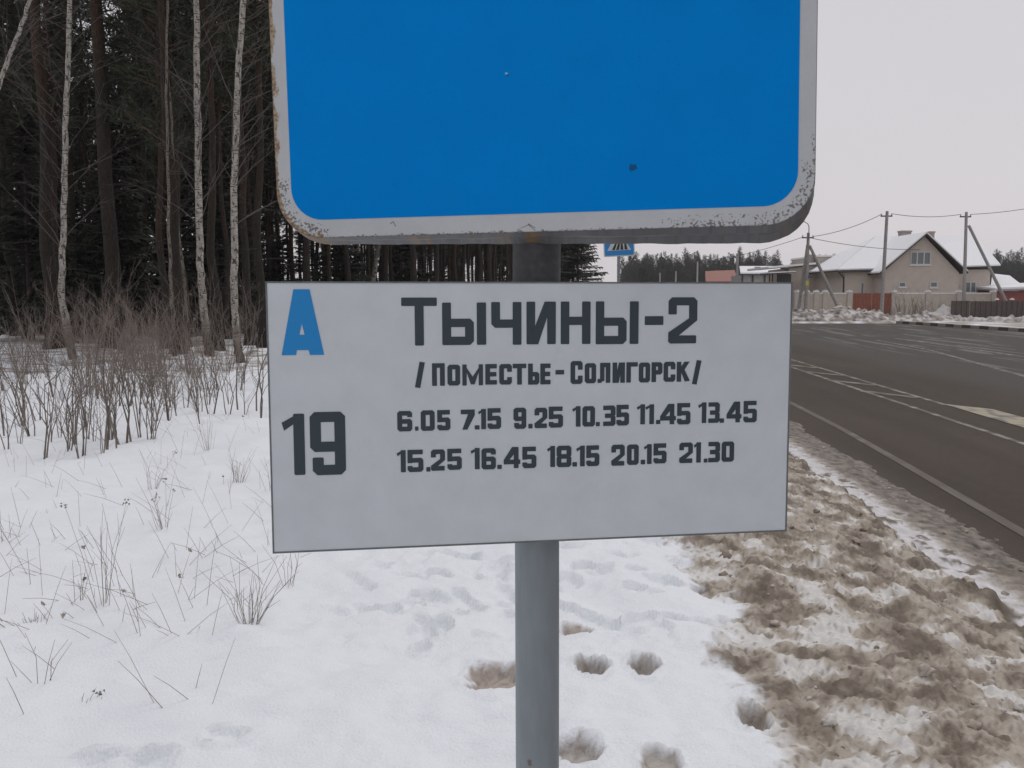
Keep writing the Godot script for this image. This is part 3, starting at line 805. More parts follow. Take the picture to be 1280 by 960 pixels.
func make_spruce(seed_: int, height: float) -> Node3D:
	rng.seed = seed_
	var o := Node3D.new()
	var b := MB.new()
	b.col = Color(0.10, 0.075, 0.06)
	b.tube([Vector3(0, -0.3, 0), Vector3(0, height * 0.5, 0), Vector3(0, height, 0)], [height * 0.013 + 0.02, height * 0.008 + 0.01, 0.01], 6)
	build(b, M.bark, "trunk", o)
	b = MB.new()
	var y := 0.45
	while y < height - 0.15:
		var k := y / height
		for i in 6:
			var a := rng.randf() * TAU
			var reach := (0.28 * height * (1.0 - k) + 0.15) * rng.randf_range(0.65, 1.15)
			var d := Vector3(cos(a), -0.15 + 0.4 * k, sin(a))
			var p0 := Vector3(0, y + rng.randf_range(-0.15, 0.15), 0)
			var side := Vector3(-sin(a), 0, cos(a))
			var s := 0.12
			while s < 1.0:
				var q := p0 + d * reach * s + Vector3(0, 0.18 * s * s * reach * 0.3, 0)
				for e in [-1.0, 1.0]:
					b.col = Color(0.026, 0.032, 0.018) * rng.randf_range(0.6, 1.5)
					var tip: Vector3 = q + d * 0.22 + side * e * (0.10 + 0.30 * reach * (1.0 - s) * 0.8 + 0.06) + Vector3(0, rng.randf_range(-0.22, -0.02), 0)
					b.tri(q - d * 0.09, q + d * 0.12, tip)
				s += 0.14 / maxf(0.35, reach)
			b.tri(p0 + d * reach * 0.85 + side * 0.07, p0 + d * reach * 0.85 - side * 0.07, p0 + d * (reach + 0.18))
		y += 0.17 + 0.10 * (1.0 - k)
	build(b, M.leaf, "crown", o)
	return o

# bare branch with side twigs, recursive
func twig(b: MB, p: Vector3, d: Vector3, len: float, r: float, depth: int, up: float) -> void:
	var pts := [p]; var rad := [r]
	var q := p
	var n := 4 if depth > 0 else 2
	for i in n:
		d = (d + Vector3(rng.randfn(), rng.randfn() * 0.5 + up, rng.randfn()) * 0.13).normalized()
		q = q + d * len / n
		pts.append(q); rad.append(lerpf(r, r * 0.25, float(i + 1) / n))
	b.tube(pts, rad, 4 if r > 0.012 else 3, [], false)
	if depth <= 0: return
	var kids := int(rng.randf_range(3.0, 6.0))
	for k in kids:
		var s := rng.randf_range(0.25, 0.98)
		var at_ := int(s * n)
		var pp: Vector3 = pts[at_].lerp(pts[mini(at_ + 1, n)], s * n - at_)
		var a := rng.randf() * TAU
		var off := d.cross(Vector3(cos(a), 0.3, sin(a))).normalized()
		twig(b, pp, (d * 0.85 + off * rng.randf_range(0.4, 0.8)).normalized(), len * rng.randf_range(0.22, 0.42) * (1.2 - s * 0.5), r * 0.45, depth - 1, up)

func make_birch(path: Array, radii: Array, seed_: int, called: String, label: String, branch_side: float, grey: bool) -> Node3D:
	rng.seed = seed_
	var o := thing(called, label, "tree", path[0])
	var pts := []; var rad := []; var cols := []
	for i in path.size() - 1:
		for s in 6:
			var k := s / 6.0
			pts.append(path[i].lerp(path[i + 1], k) - path[0] + Vector3(rng.randfn(), 0, rng.randfn()) * 0.012)
			rad.append(lerpf(radii[i], radii[i + 1], k) * 0.84 * rng.randf_range(0.96, 1.04))
	pts.append(path[-1] - path[0]); rad.append(radii[-1])
	pts.push_front(pts[0] + Vector3(0, -0.4, 0)); rad.push_front(rad[0] * 1.25)
	for i in pts.size():
		var y: float = pts[i].y
		var brown := smoothstep(1.25, 0.55, y + rng.randf_range(-0.2, 0.2))
		var c := Color(1, 1, 1).lerp(Color(0.30, 0.25, 0.21), brown)
		if grey: c = c * Color(0.5, 0.46, 0.42)
		cols.append(c)
	var b := MB.new()
	b.tube(pts, rad, 10, cols)
	build(b, M.birch, "trunk", o)
	b = MB.new()
	var i := int(pts.size() * 0.42)
	while i < pts.size() - 1:
		for k in 2:
			var a := rng.randf() * TAU
			var d := Vector3(cos(a) + branch_side, rng.randf_range(0.55, 1.3), sin(a) * 0.6).normalized()
			b.col = Color(0.10, 0.085, 0.075)
			twig(b, pts[i], d, rng.randf_range(1.0, 2.6), rad[i] * 0.16, 2, 0.0)
		i += 1
	build(b, vmat(0.8), "crown", o)
	return o

func make_sapling_mesh(seed_: int, height: float, stems: int, col: Color, r: float, spread: float) -> ArrayMesh:
	rng.seed = seed_
	var b := MB.new()
	for i in stems:
		b.col = col * rng.randf_range(0.7, 1.35)
		var a := rng.randf() * TAU
		var p := Vector3(cos(a), 0, sin(a)) * rng.randf() * spread * 0.35 + Vector3(0, -0.12, 0)
		var d := Vector3(cos(a) * spread, 1.0, sin(a) * spread).normalized()
		twig(b, p, d, height * rng.randf_range(0.65, 1.1), r * rng.randf_range(0.7, 1.2), 2 if stems > 1 else 3, 0.45)
	return b.mesh()

func make_grass_mesh(seed_: int, height: float, stalks: int, spread: float, heads: bool) -> ArrayMesh:
	rng.seed = seed_
	var b := MB.new()
	for i in stalks:
		var a := rng.randf() * TAU
		var lean := rng.randf() * spread
		var p := Vector3(cos(a), 0, sin(a)) * rng.randf() * 0.05 + Vector3(0, -0.04, 0)
		var h := height * rng.randf_range(0.45, 1.05)
		var d := Vector3(cos(a) * lean, 1.0, sin(a) * lean).normalized()
		var bend := Vector3(rng.randfn(), -rng.randf() * 0.5, rng.randfn()) * 0.10 * h
		b.col = Color(0.22, 0.185, 0.15) * rng.randf_range(0.6, 1.5)
		b.tube([p, p + d * h * 0.55, p + d * h + bend], [0.0018, 0.0014, 0.0008], 3, [], false)
		if rng.randf() < 0.4:
			var q := p + d * h * rng.randf_range(0.4, 0.8)
			b.tube([q, q + (d + Vector3(rng.randfn(), rng.randfn() * 0.5, rng.randfn()) * 0.8).normalized() * h * 0.25], [0.0014, 0.0007], 3, [], false)
		if heads and rng.randf() < 0.3:
			var top := p + d * h + bend
			for k in 7:
				var e := top + Vector3(rng.randfn(), rng.randfn(), rng.randfn()) * 0.009
				var s := Vector3(rng.randfn(), rng.randfn(), rng.randfn()).normalized() * 0.006
				b.tri(e + s, e - s, e + s.cross(Vector3(0.3, 0.5, 0.8)).normalized() * 0.014)
	return b.mesh()

func forest_spots() -> Array:
	rng.seed = 77
	var r := []
	var step := 3.3
	var d := 24.0
	while d < 168.0:
		var x := -110.0
		while x < 20.0:
			var px := x + rng.randf_range(-1.3, 1.3); var pd := d + rng.randf_range(-1.3, 1.3)
			x += step
			var edge := forest_edge(pd)
			var deep := 62.0 if pd < 75.0 else 27.0
			if px > edge or px < edge - deep or (pd < 26.5 and px < -5.0): continue
			if absf(px) > 0.62 * pd + 8.0: continue
			if rng.randf() < 0.10: continue
			r.append([pd, px])
		d += step
	r.sort_custom(func(a, b): return a[0] < b[0])
	return r

func multimesh(meshes: Array, spots: Array, mats: Array, called: String, label: String, category: String) -> void:
	# one object per mesh of the kind; spots are transforms
	for i in meshes.size():
		var mm := MultiMesh.new()
		mm.transform_format = MultiMesh.TRANSFORM_3D
		mm.mesh = meshes[i]
		mm.instance_count = spots[i].size()
		for k in spots[i].size(): mm.set_instance_transform(k, spots[i][k])
		var o := MultiMeshInstance3D.new()
		o.multimesh = mm
		o.material_override = mats[i]
		o.name = numbered(called)
		add_child(o)
		tag(o, label, category, "", "stuff")

func tree_at(x: float, d: float, s: float) -> Transform3D:
	return Transform3D(Basis(Vector3.UP, rng.randf() * TAU) * Basis(Vector3.RIGHT, rng.randfn() * 0.012).scaled(Vector3(s, s * rng.randf_range(0.92, 1.1), s)), Vector3(x, snow_at(x, d, false)[0], -d))

func make_forest() -> void:
	M.bark = StandardMaterial3D.new()
	M.bark.vertex_color_use_as_albedo = true; M.bark.albedo_texture = bark_image(401, false); M.bark.roughness = 0.95; M.bark.uv1_scale = Vector3(1, 0.33, 1)
	M.birch = StandardMaterial3D.new()
	M.birch.vertex_color_use_as_albedo = true; M.birch.albedo_texture = bark_image(411, true); M.birch.roughness = 0.8; M.birch.uv1_scale = Vector3(1, 0.22, 1)
	M.leaf = vmat(0.75)
	var kinds := [make_pine(501, 21.0, 0.17, 9.5), make_pine(502, 19.0, 0.15, 8.0), make_pine(503, 22.5, 0.19, 10.5), make_pine(504, 18.0, 0.13, 7.0)]
	var firs := [make_spruce(511, 6.5), make_spruce(512, 4.2), make_spruce(513, 9.0)]
	# trunks that the photograph lets one place, then the wood behind them
	var noted := [[66, 437, 1.15], [137, 436, 1.35], [98, 420, 1.0], [225, 447, 0.9], [270, 442, 0.85], [312, 431, 0.9], [327, 438, 0.85], [20, 408, 1.0], [160, 405, 0.9], [36, 425, 0.8], [185, 418, 0.9], [286, 424, 0.8], [118, 412, 0.9]]
	var spots := []
	for q in noted:
		var g := on_ground(q[0], q[1])
		spots.append([-g.z, g.x, q[2]])
	for s in forest_spots():
		var near := false
		for q in spots.slice(0, noted.size()):
			if Vector2(s[1] - q[1], s[0] - q[0]).length() < 1.8: near = true
		if not near: spots.append([s[0], s[1], 0.0])
	rng.seed = 79
	var rest := []
	for i in kinds.size() * 2: rest.append([])
	for i in spots.size():
		var k := rng.randi() % kinds.size()
		var size: float = spots[i][2] if spots[i][2] > 0.0 else rng.randf_range(0.78, 1.15)
		var xf := tree_at(spots[i][1], spots[i][0], size)
		if i < 280:
			var o := copy_of(kinds[k], "pine_tree")
			o.transform = xf
			tag(o, "tall pine with a bare lower trunk in the dark wood", "tree", "pines of the roadside wood")
		else:
			rest[k * 2].append(xf); rest[k * 2 + 1].append(xf)
	var meshes := []; var mats := []
	for k in kinds.size():
		meshes.append(kinds[k].get_child(0).mesh); meshes.append(kinds[k].get_child(1).mesh)
		mats.append(M.bark); mats.append(M.leaf)
	multimesh(meshes, rest, mats, "distant_pine_wood", "distant part of the pine wood along the road", "forest")
	# young spruces under the pines
	rng.seed = 83
	var made := 0
	while made < 70:
		var d := rng.randf_range(31.0, 95.0)
		var x := rng.randf_range(-0.62 * d - 4.0, forest_edge(d) - 4.0)
		if x < forest_edge(d) - 58.0: continue
		var o := copy_of(firs[rng.randi() % 3], "young_spruce")
		o.transform = tree_at(x, d, rng.randf_range(0.8, 1.35))
		tag(o, "young dark spruce growing under the pines", "tree", "young spruces under the pines")
		made += 1
	# tall spruces that close the wood at the bend
	for q in [[690, 112.0, 1.9], [706, 118.0, 2.0], [716, 126.0, 2.1], [722, 104.0, 1.35], [672, 108.0, 1.7]]:
		var p := at(q[0], 395, q[1])
		var o := copy_of(firs[2], "spruce_tree")
		o.transform = tree_at(p.x, q[1], q[2])
		tag(o, "tall spruce at the end of the wood behind the crossing sign", "tree", "spruces at the end of the wood")
	# far woods across the fields
	rng.seed = 89
	var far := []
	meshes.append(firs[2].get_child(0).mesh); meshes.append(firs[2].get_child(1).mesh)
	mats.append(M.bark); mats.append(M.leaf)
	for i in meshes.size(): far.append([])
	for q in [[330.0, 40, 0.130, 0.80, 700], [390.0, 40, 0.123, 0.85, 750]]:
		for i in q[4]:
			var d: float = q[0] + rng.randf() * q[1]
			var x: float = d * rng.randf_range(q[2], q[3])
			var s := rng.randf_range(0.80, 1.0) * d / 370.0
			var k := rng.randi() % (kinds.size() + 1)
			if x / d > 0.30 and x / d < 0.47: s *= 0.86
			if k == kinds.size(): s *= 1.7
			var xf := tree_at(x, d, s)
			xf.origin.y -= rng.randf_range(0.5, 3.5) if k < kinds.size() else 0.5
			far[k * 2].append(xf); far[k * 2 + 1].append(xf)
	multimesh(meshes, far, mats, "far_forest", "dark line of forest on the horizon behind the houses", "forest")
	for o in kinds + firs: o.free()

func make_birches() -> void:
	var along := func(px: Array, d: float) -> Array:
		var r := []
		for q in px: r.append(at(q[0], q[1], d))
		return r
	var up := func(p: Array, dy: float, dx: float) -> Array:
		p.append(p[-1] + Vector3(dx, dy, 0)); return p
	make_birch(up.call(along.call([[91, 451], [84, 405], [76, 370], [79, 300], [81, 180], [86, 60], [90, -60]], 23.2), 5.0, 0.4), [0.13, 0.115, 0.10, 0.092, 0.085, 0.075, 0.06, 0.02], 601, "birch_tree", "birch whose trunk kinks just above its base, beside dark pines", 0.2, false)
	make_birch(up.call(along.call([[263, 450], [256, 405], [250, 330], [247, 180], [246, 40], [242, -90]], 24.0), 5.0, -0.2), [0.16, 0.13, 0.112, 0.105, 0.092, 0.075, 0.02], 602, "birch_tree", "straight pale birch with dense dark flecks and a mossy base", 0.0, false)
	make_birch(up.call(along.call([[302, 462], [297, 430], [293, 390], [292, 260], [297, 110], [305, -10], [312, -110]], 22.3), 5.0, 0.5), [0.15, 0.12, 0.105, 0.10, 0.09, 0.08, 0.065, 0.02], 603, "birch_tree", "brightest white birch, its upper trunk leaning towards the road", 0.8, false)
	make_birch(up.call(along.call([[219, 448], [215, 380], [211, 270], [208, 120], [210, -40]], 23.8), 4.0, 0.1), [0.075, 0.055, 0.046, 0.04, 0.034, 0.012], 604, "birch_tree", "thin greyish young birch standing left of two white ones", 0.0, true)
	make_birch(up.call(along.call([[-110, 470], [-62, 290], [-2, 108], [20, 50], [40, -10]], 21.0), 3.0, 1.6), [0.10, 0.085, 0.062, 0.056, 0.05, 0.02], 605, "birch_tree", "slim birch leaning steeply over towards the pines", 0.3, false)
	make_birch(up.call(along.call([[236, 440], [229, 335], [219, 262], [214, 130]], 26.0), 4.0, -0.3), [0.06, 0.05, 0.042, 0.035, 0.012], 606, "birch_tree", "thin bent birch stem behind the greyish young birch", 0.0, true)
	for q in [[463, 474, 58.0, 611, "left"], [480, 482, 62.0, 612, "right"]]:
		make_birch(up.call(along.call([[q[0], 398], [q[0] + 3, 350], [q[1], 300], [q[1] + 4, 240]], q[2]), 5.0, 0.4), [0.24, 0.21, 0.18, 0.15, 0.04], q[3], "birch_tree", "far birch seen in the gap between the two sign boards", 0.0, false)
	for o in get_children():
		if String(o.name).begins_with("birch_tree") and o.get_meta("label").begins_with("far birch"): o.set_meta("group", "far birches in the gap")

func make_brush() -> void:
	var twigs := vmat(0.85)
	# saplings with a place in the photograph
	var kinds := []
	for i in 7: kinds.append(make_sapling_mesh(701 + i, [1.35, 1.15, 1.6, 0.95, 1.25, 1.5, 1.05][i], [2, 3, 1, 3, 4, 2, 3][i], Color(0.165, 0.138, 0.118), [0.013, 0.009, 0.017, 0.008, 0.009, 0.012, 0.008][i], 0.07))
	var spots := []
	for q in [[55, 578], [100, 577], [104, 574], [128, 572], [132, 568], [85, 565], [155, 560], [163, 558], [185, 555], [190, 540], [210, 525], [222, 520], [10, 565], [40, 540], [250, 510], [285, 515], [305, 515], [320, 505], [270, 500], [62, 552], [75, 545], [24, 552], [140, 548], [176, 548], [232, 508], [198, 528], [117, 556], [110, 548], [145, 565], [92, 560], [30, 530], [5, 540], [325, 520], [296, 505], [260, 498]]:
		var g := on_ground(q[0], q[1]); spots.append([g.x, -g.z])
	rng.seed = 707
	while spots.size() < 78:
		var d := rng.randf_range(10.0, 18.0)
		var x := rng.randf_range(-0.62 * d, -2.6 - 0.13 * d)
		spots.append([x, d])
	for i in spots.size():
		var o := put(kinds[rng.randi() % kinds.size()], twigs, "sapling")
		var s := rng.randf_range(0.75, 1.25)
		o.transform = Transform3D(Basis(Vector3.UP, rng.randf() * TAU).scaled(Vector3(s, s, s)), Vector3(spots[i][0], snow_at(spots[i][0], spots[i][1], false)[0], -spots[i][1]))
		tag(o, "thin leafless sapling in the snow in front of the wood", "sapling", "leafless saplings before the wood")
	# reddish bushes at the foot of the wood
	var bushes := []
	for i in 4: bushes.append(make_sapling_mesh(721 + i, [1.5, 1.2, 1.9, 1.0][i], 9, Color(0.20, 0.16, 0.135), 0.0052, 0.26))
	rng.seed = 727
	for i in 66:
		var d := rng.randf_range(14.5, 25.0)
		var x := rng.randf_range(-0.62 * d, -1.2 - 0.24 * d) if i % 7 else -d * rng.randf_range(0.36, 0.46)
		var o := put(bushes[rng.randi() % 4], twigs, "bare_bush")
		var s := rng.randf_range(0.7, 1.35)
		if i % 7 == 0: s *= 1.3
		o.transform = Transform3D(Basis(Vector3.UP, rng.randf() * TAU).scaled(Vector3(s, s, s)), Vector3(x, snow_at(x, d, false)[0], -d))
		tag(o, "bare brownish bush of fine twigs at the foot of the wood", "bush", "bare bushes at the foot of the wood")
	# dry weeds poking out of the snow
	var weeds := [[130, 757, 0.62, 9, 0.25, true, "dry weed with upright seeded stalks poking from the smooth snow"], [310, 782, 0.42, 26, 0.7, false, "dense fan of dry grass stalks beside the timetable plate"], [298, 600, 0.42, 22, 0.75, false, "dark tuft of stiff dry grass leaning to one side"],
		[205, 667, 0.42, 10, 0.5, true, "broken weed stalks bent over the snow"], [360, 727, 0.36, 7, 0.4, false, "few upright grass stalks half behind the plate"], [40, 773, 0.14, 16, 0.9, false, "small dark clump of matted dead grass"], [192, 608, 0.42, 10, 0.7, true, "bushy dry weed with crossed stems at the saplings"],
		[105, 867, 0.12, 5, 1.2, true, "small fallen seed head lying on the snow"], [97, 747, 0.3, 5, 0.4, false, "three short dry stalks beside the tall weed"], [50, 848, 0.36, 5, 0.8, false, "long pale stalks sticking out of the smooth snow"], [340, 610, 0.40, 9, 0.4, true, "reddish weed stalks close to the plate edge"], [262, 565, 0.5, 12, 0.35, false, "pale dry reeds standing before the saplings"]]
	for i in weeds.size():
		var q: Array = weeds[i]
		var g := on_ground(q[0], q[1])
		var o := put(make_grass_mesh(741 + i, q[2], q[3], q[4], q[5]), twigs, "dry_weed")
		o.position = Vector3(g.x, snow_at(g.x, -g.z, false)[0], g.z)
		tag(o, q[6], "weed")
	# straying stalks, beyond counting
	var b := MB.new()
	rng.seed = 761
	for i in 330:
		var d := rng.randf_range(4.2, 13.0)
		var x := rng.randf_range(-0.62 * d, -0.9 - 0.09 * d)
		if i % 5 == 0: d = rng.randf_range(3.4, 6.0); x = rng.randf_range(-0.6 * d, -0.35 * d)
		var p := Vector3(x, snow_at(x, d, false)[0] - 0.02, -d)
		var lean := rng.randf() * 2.4 if rng.randf() < 0.7 else 0.4
		var dir := Vector3(-0.35 + rng.randfn() * 0.8, 0, rng.randfn() * 0.7).normalized() * lean + Vector3.UP
		var len := rng.randf_range(0.08, 0.42)
		b.col = Color(0.27, 0.235, 0.195) * rng.randf_range(0.6, 1.5)
		b.tube([p, p + dir.normalized() * len * 0.6, p + dir.normalized() * len + Vector3(0, -0.05 * len, 0)], [0.0017, 0.0014, 0.0008], 3, [], false)
		if rng.randf() < 0.05:
			var e := p + dir.normalized() * len
			for k in 5:
				var s := Vector3(rng.randfn(), rng.randfn(), rng.randfn()).normalized() * 0.009
				b.tri(e + s, e - s, e + s.cross(Vector3(0.3, 0.5, 0.8)).normalized() * 0.018)
	tag(build(b, twigs, "dry_stalks"), "scattered dry grass stalks sticking out of the snow", "grass", "", "stuff")

func make_clods() -> void:
	# frozen lumps thrown up by the plough
	var meshes := []; var spots := []; var mats := []
	for k in 4:
		rng.seed = 801 + k
		var f := fnl(801 + k, 0.9, 3)
		var s := SphereMesh.new()
		s.radius = 1.0; s.height = 2.0; s.radial_segments = 14; s.rings = 8
		var arr := s.get_mesh_arrays()
		var vs: PackedVector3Array = arr[Mesh.ARRAY_VERTEX]
		for i in vs.size(): vs[i] = vs[i] * Vector3(1, 0.6, 0.8) * (1.0 + 0.75 * f.get_noise_3dv(vs[i]))
		arr[Mesh.ARRAY_VERTEX] = vs
		var m := ArrayMesh.new()
		m.add_surface_from_arrays(Mesh.PRIMITIVE_TRIANGLES, arr)
		var st := SurfaceTool.new()
		st.create_from(m, 0); st.generate_normals()
		meshes.append(st.commit()); spots.append([])
		mats.append(coat([Color(0.55, 0.52, 0.48), Color(0.40, 0.345, 0.285), Color(0.27, 0.22, 0.17), Color(0.46, 0.41, 0.35)][k], 0.3, 5.0, 811 + k * 3, 0.8, 4.0))
	rng.seed = 821
	for i in 420:
		var d := 2.9 + pow(rng.randf(), 1.6) * 14.0
		var t := rng.randf_range(-2.1, 0.35)
		var x := road_left(d) + t
		var r := 0.008 + 0.036 * pow(rng.randf(), 3.0)
		if t > -0.3: r *= 0.55
		spots[rng.randi() % 4].append(Transform3D(Basis.from_euler(Vector3(rng.randfn() * 0.3, rng.randf() * TAU, rng.randfn() * 0.3)).scaled(Vector3.ONE * r), Vector3(x, snow_at(x, d, false)[0] + r * 0.1, -d)))
	multimesh(meshes, spots, mats, "snow_clods", "frozen lumps of dirty snow strewn along the road edge", "snow")

# ---------------------------------------------------------------- across the road
func bar(b: MB, a: Vector3, e: Vector3, r0: float, r1: float, sides := 8) -> void:
	b.tube([a, a.lerp(e, 0.5), e], [r0, (r0 + r1) * 0.5, r1], sides)

func wire(a: Vector3, e: Vector3, sag: float, label: String) -> void:
	var pts := []; var rad := []
	for i in 17:
		var k := i / 16.0
		pts.append(a.lerp(e, k) - Vector3.UP * sag * 4.0 * k * (1.0 - k)); rad.append(0.022)
	var b := MB.new()
	b.tube(pts, rad, 5)
	tag(build(b, mat(Color(0.05, 0.05, 0.055), 0.6), "overhead_wire"), label, "wire", "overhead wires across the road")

func utility_pole(foot: Vector3, top: Vector3, struts: Array, label: String, group := "") -> Node3D:
	var o := thing("utility_pole", label, "utility pole", foot, group)
	var b := MB.new()
	bar(b, Vector3(0, -0.5, 0), top - foot, 0.16, 0.11, 10)
	build(b, M.concrete, "post", o)
	for s in struts:
		b = MB.new()
		bar(b, s[0] - foot, s[1] - foot, 0.11, 0.14, 8)
		build(b, M.concrete, "strut", o)
	b = MB.new()
	var t := top - foot
	b.box(t + Vector3(-0.45, -0.42, -0.14), t + Vector3(0.45, -0.32, -0.05))
	build(b, mat(Color(0.09, 0.09, 0.095), 0.6), "crossarm", o)
	for sx in [-0.4, 0.4]:
		b = MB.new()
		bar(b, t + Vector3(sx, -0.32, -0.095), t + Vector3(sx, -0.18, -0.095), 0.05, 0.035, 8)
		build(b, mat(Color(0.35, 0.33, 0.3), 0.3), "insulator", o)
	return o

func window(parent: Node, lo: Vector3, hi: Vector3, panes: int, frame_mat: Material, shown := "window") -> void:
	# frame on a wall that faces +z; lo and hi span it in x and y, lo.z is the wall plane
	var b := MB.new()
	var w := 0.09
	b.box(Vector3(lo.x, lo.y, lo.z - 0.02), Vector3(lo.x + w, hi.y, lo.z + 0.06)); b.box(Vector3(hi.x - w, lo.y, lo.z - 0.02), Vector3(hi.x, hi.y, lo.z + 0.06))
	b.box(Vector3(lo.x + w, lo.y, lo.z - 0.02), Vector3(hi.x - w, lo.y + w, lo.z + 0.06)); b.box(Vector3(lo.x + w, hi.y - w, lo.z - 0.02), Vector3(hi.x - w, hi.y, lo.z + 0.06))
	for i in range(1, panes):
		var x := lerpf(lo.x, hi.x, float(i) / panes)
		b.box(Vector3(x - w * 0.6, lo.y + w, lo.z - 0.02), Vector3(x + w * 0.6, hi.y - w, lo.z + 0.055))
	var o := build(b, frame_mat, shown, parent)
	b = MB.new()
	b.box(Vector3(lo.x - 0.06, lo.y - 0.07, lo.z - 0.02), Vector3(hi.x + 0.06, lo.y - 0.004, lo.z + 0.14))
	build(b, M.snow, "sill", o)
	for i in panes:
		b = MB.new()
		var x0 := lerpf(lo.x, hi.x, float(i) / panes) + w * 0.62; var x1 := lerpf(lo.x, hi.x, float(i + 1) / panes) - w * 0.62
		if i == 0: x0 = lo.x + w + 0.002
		if i == panes - 1: x1 = hi.x - w - 0.002
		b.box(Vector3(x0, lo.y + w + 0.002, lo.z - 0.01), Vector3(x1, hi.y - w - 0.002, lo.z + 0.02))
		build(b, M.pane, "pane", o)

# closed slab between a lower polygon and the same polygon raised
func slab(b: MB, poly_: Array, rise: Vector3) -> void:
	var n := poly_.size()
	for i in range(1, n - 1):
		b.tri(poly_[0] + rise, poly_[i] + rise, poly_[i + 1] + rise)
		b.tri(poly_[0], poly_[i + 1], poly_[i])
	for i in n:
		var p: Vector3 = poly_[i]; var q: Vector3 = poly_[(i + 1) % n]
		b.quad(p, q, q + rise, p + rise)

func shrink(poly_: Array, k: float) -> Array:
	var c := Vector3.ZERO
	for p in poly_: c += p
	c /= poly_.size()
	var r := []
	for p in poly_: r.append(p + (c - p).normalized() * k)
	return r

func roof_face(parent: Node, poly_: Array, snow: float, dark: Material, thick := 0.14) -> void:
	var b := MB.new()
	slab(b, poly_, Vector3(0, thick, 0))
	var o := build(b, dark, "roof", parent)
	b = MB.new()
	var up := []
	for p in shrink(poly_, 0.03): up.append(p + Vector3(0, thick + 0.004, 0))
	slab(b, up, Vector3(0, snow, 0))
	build(b, M.snow, "snow_cover", o)

func wall_box(parent: Node, lo: Vector3, hi: Vector3, m: Material, called := "wall") -> MeshInstance3D:
	var b := MB.new()
	b.box(lo, hi)
	return build(b, m, called, parent)

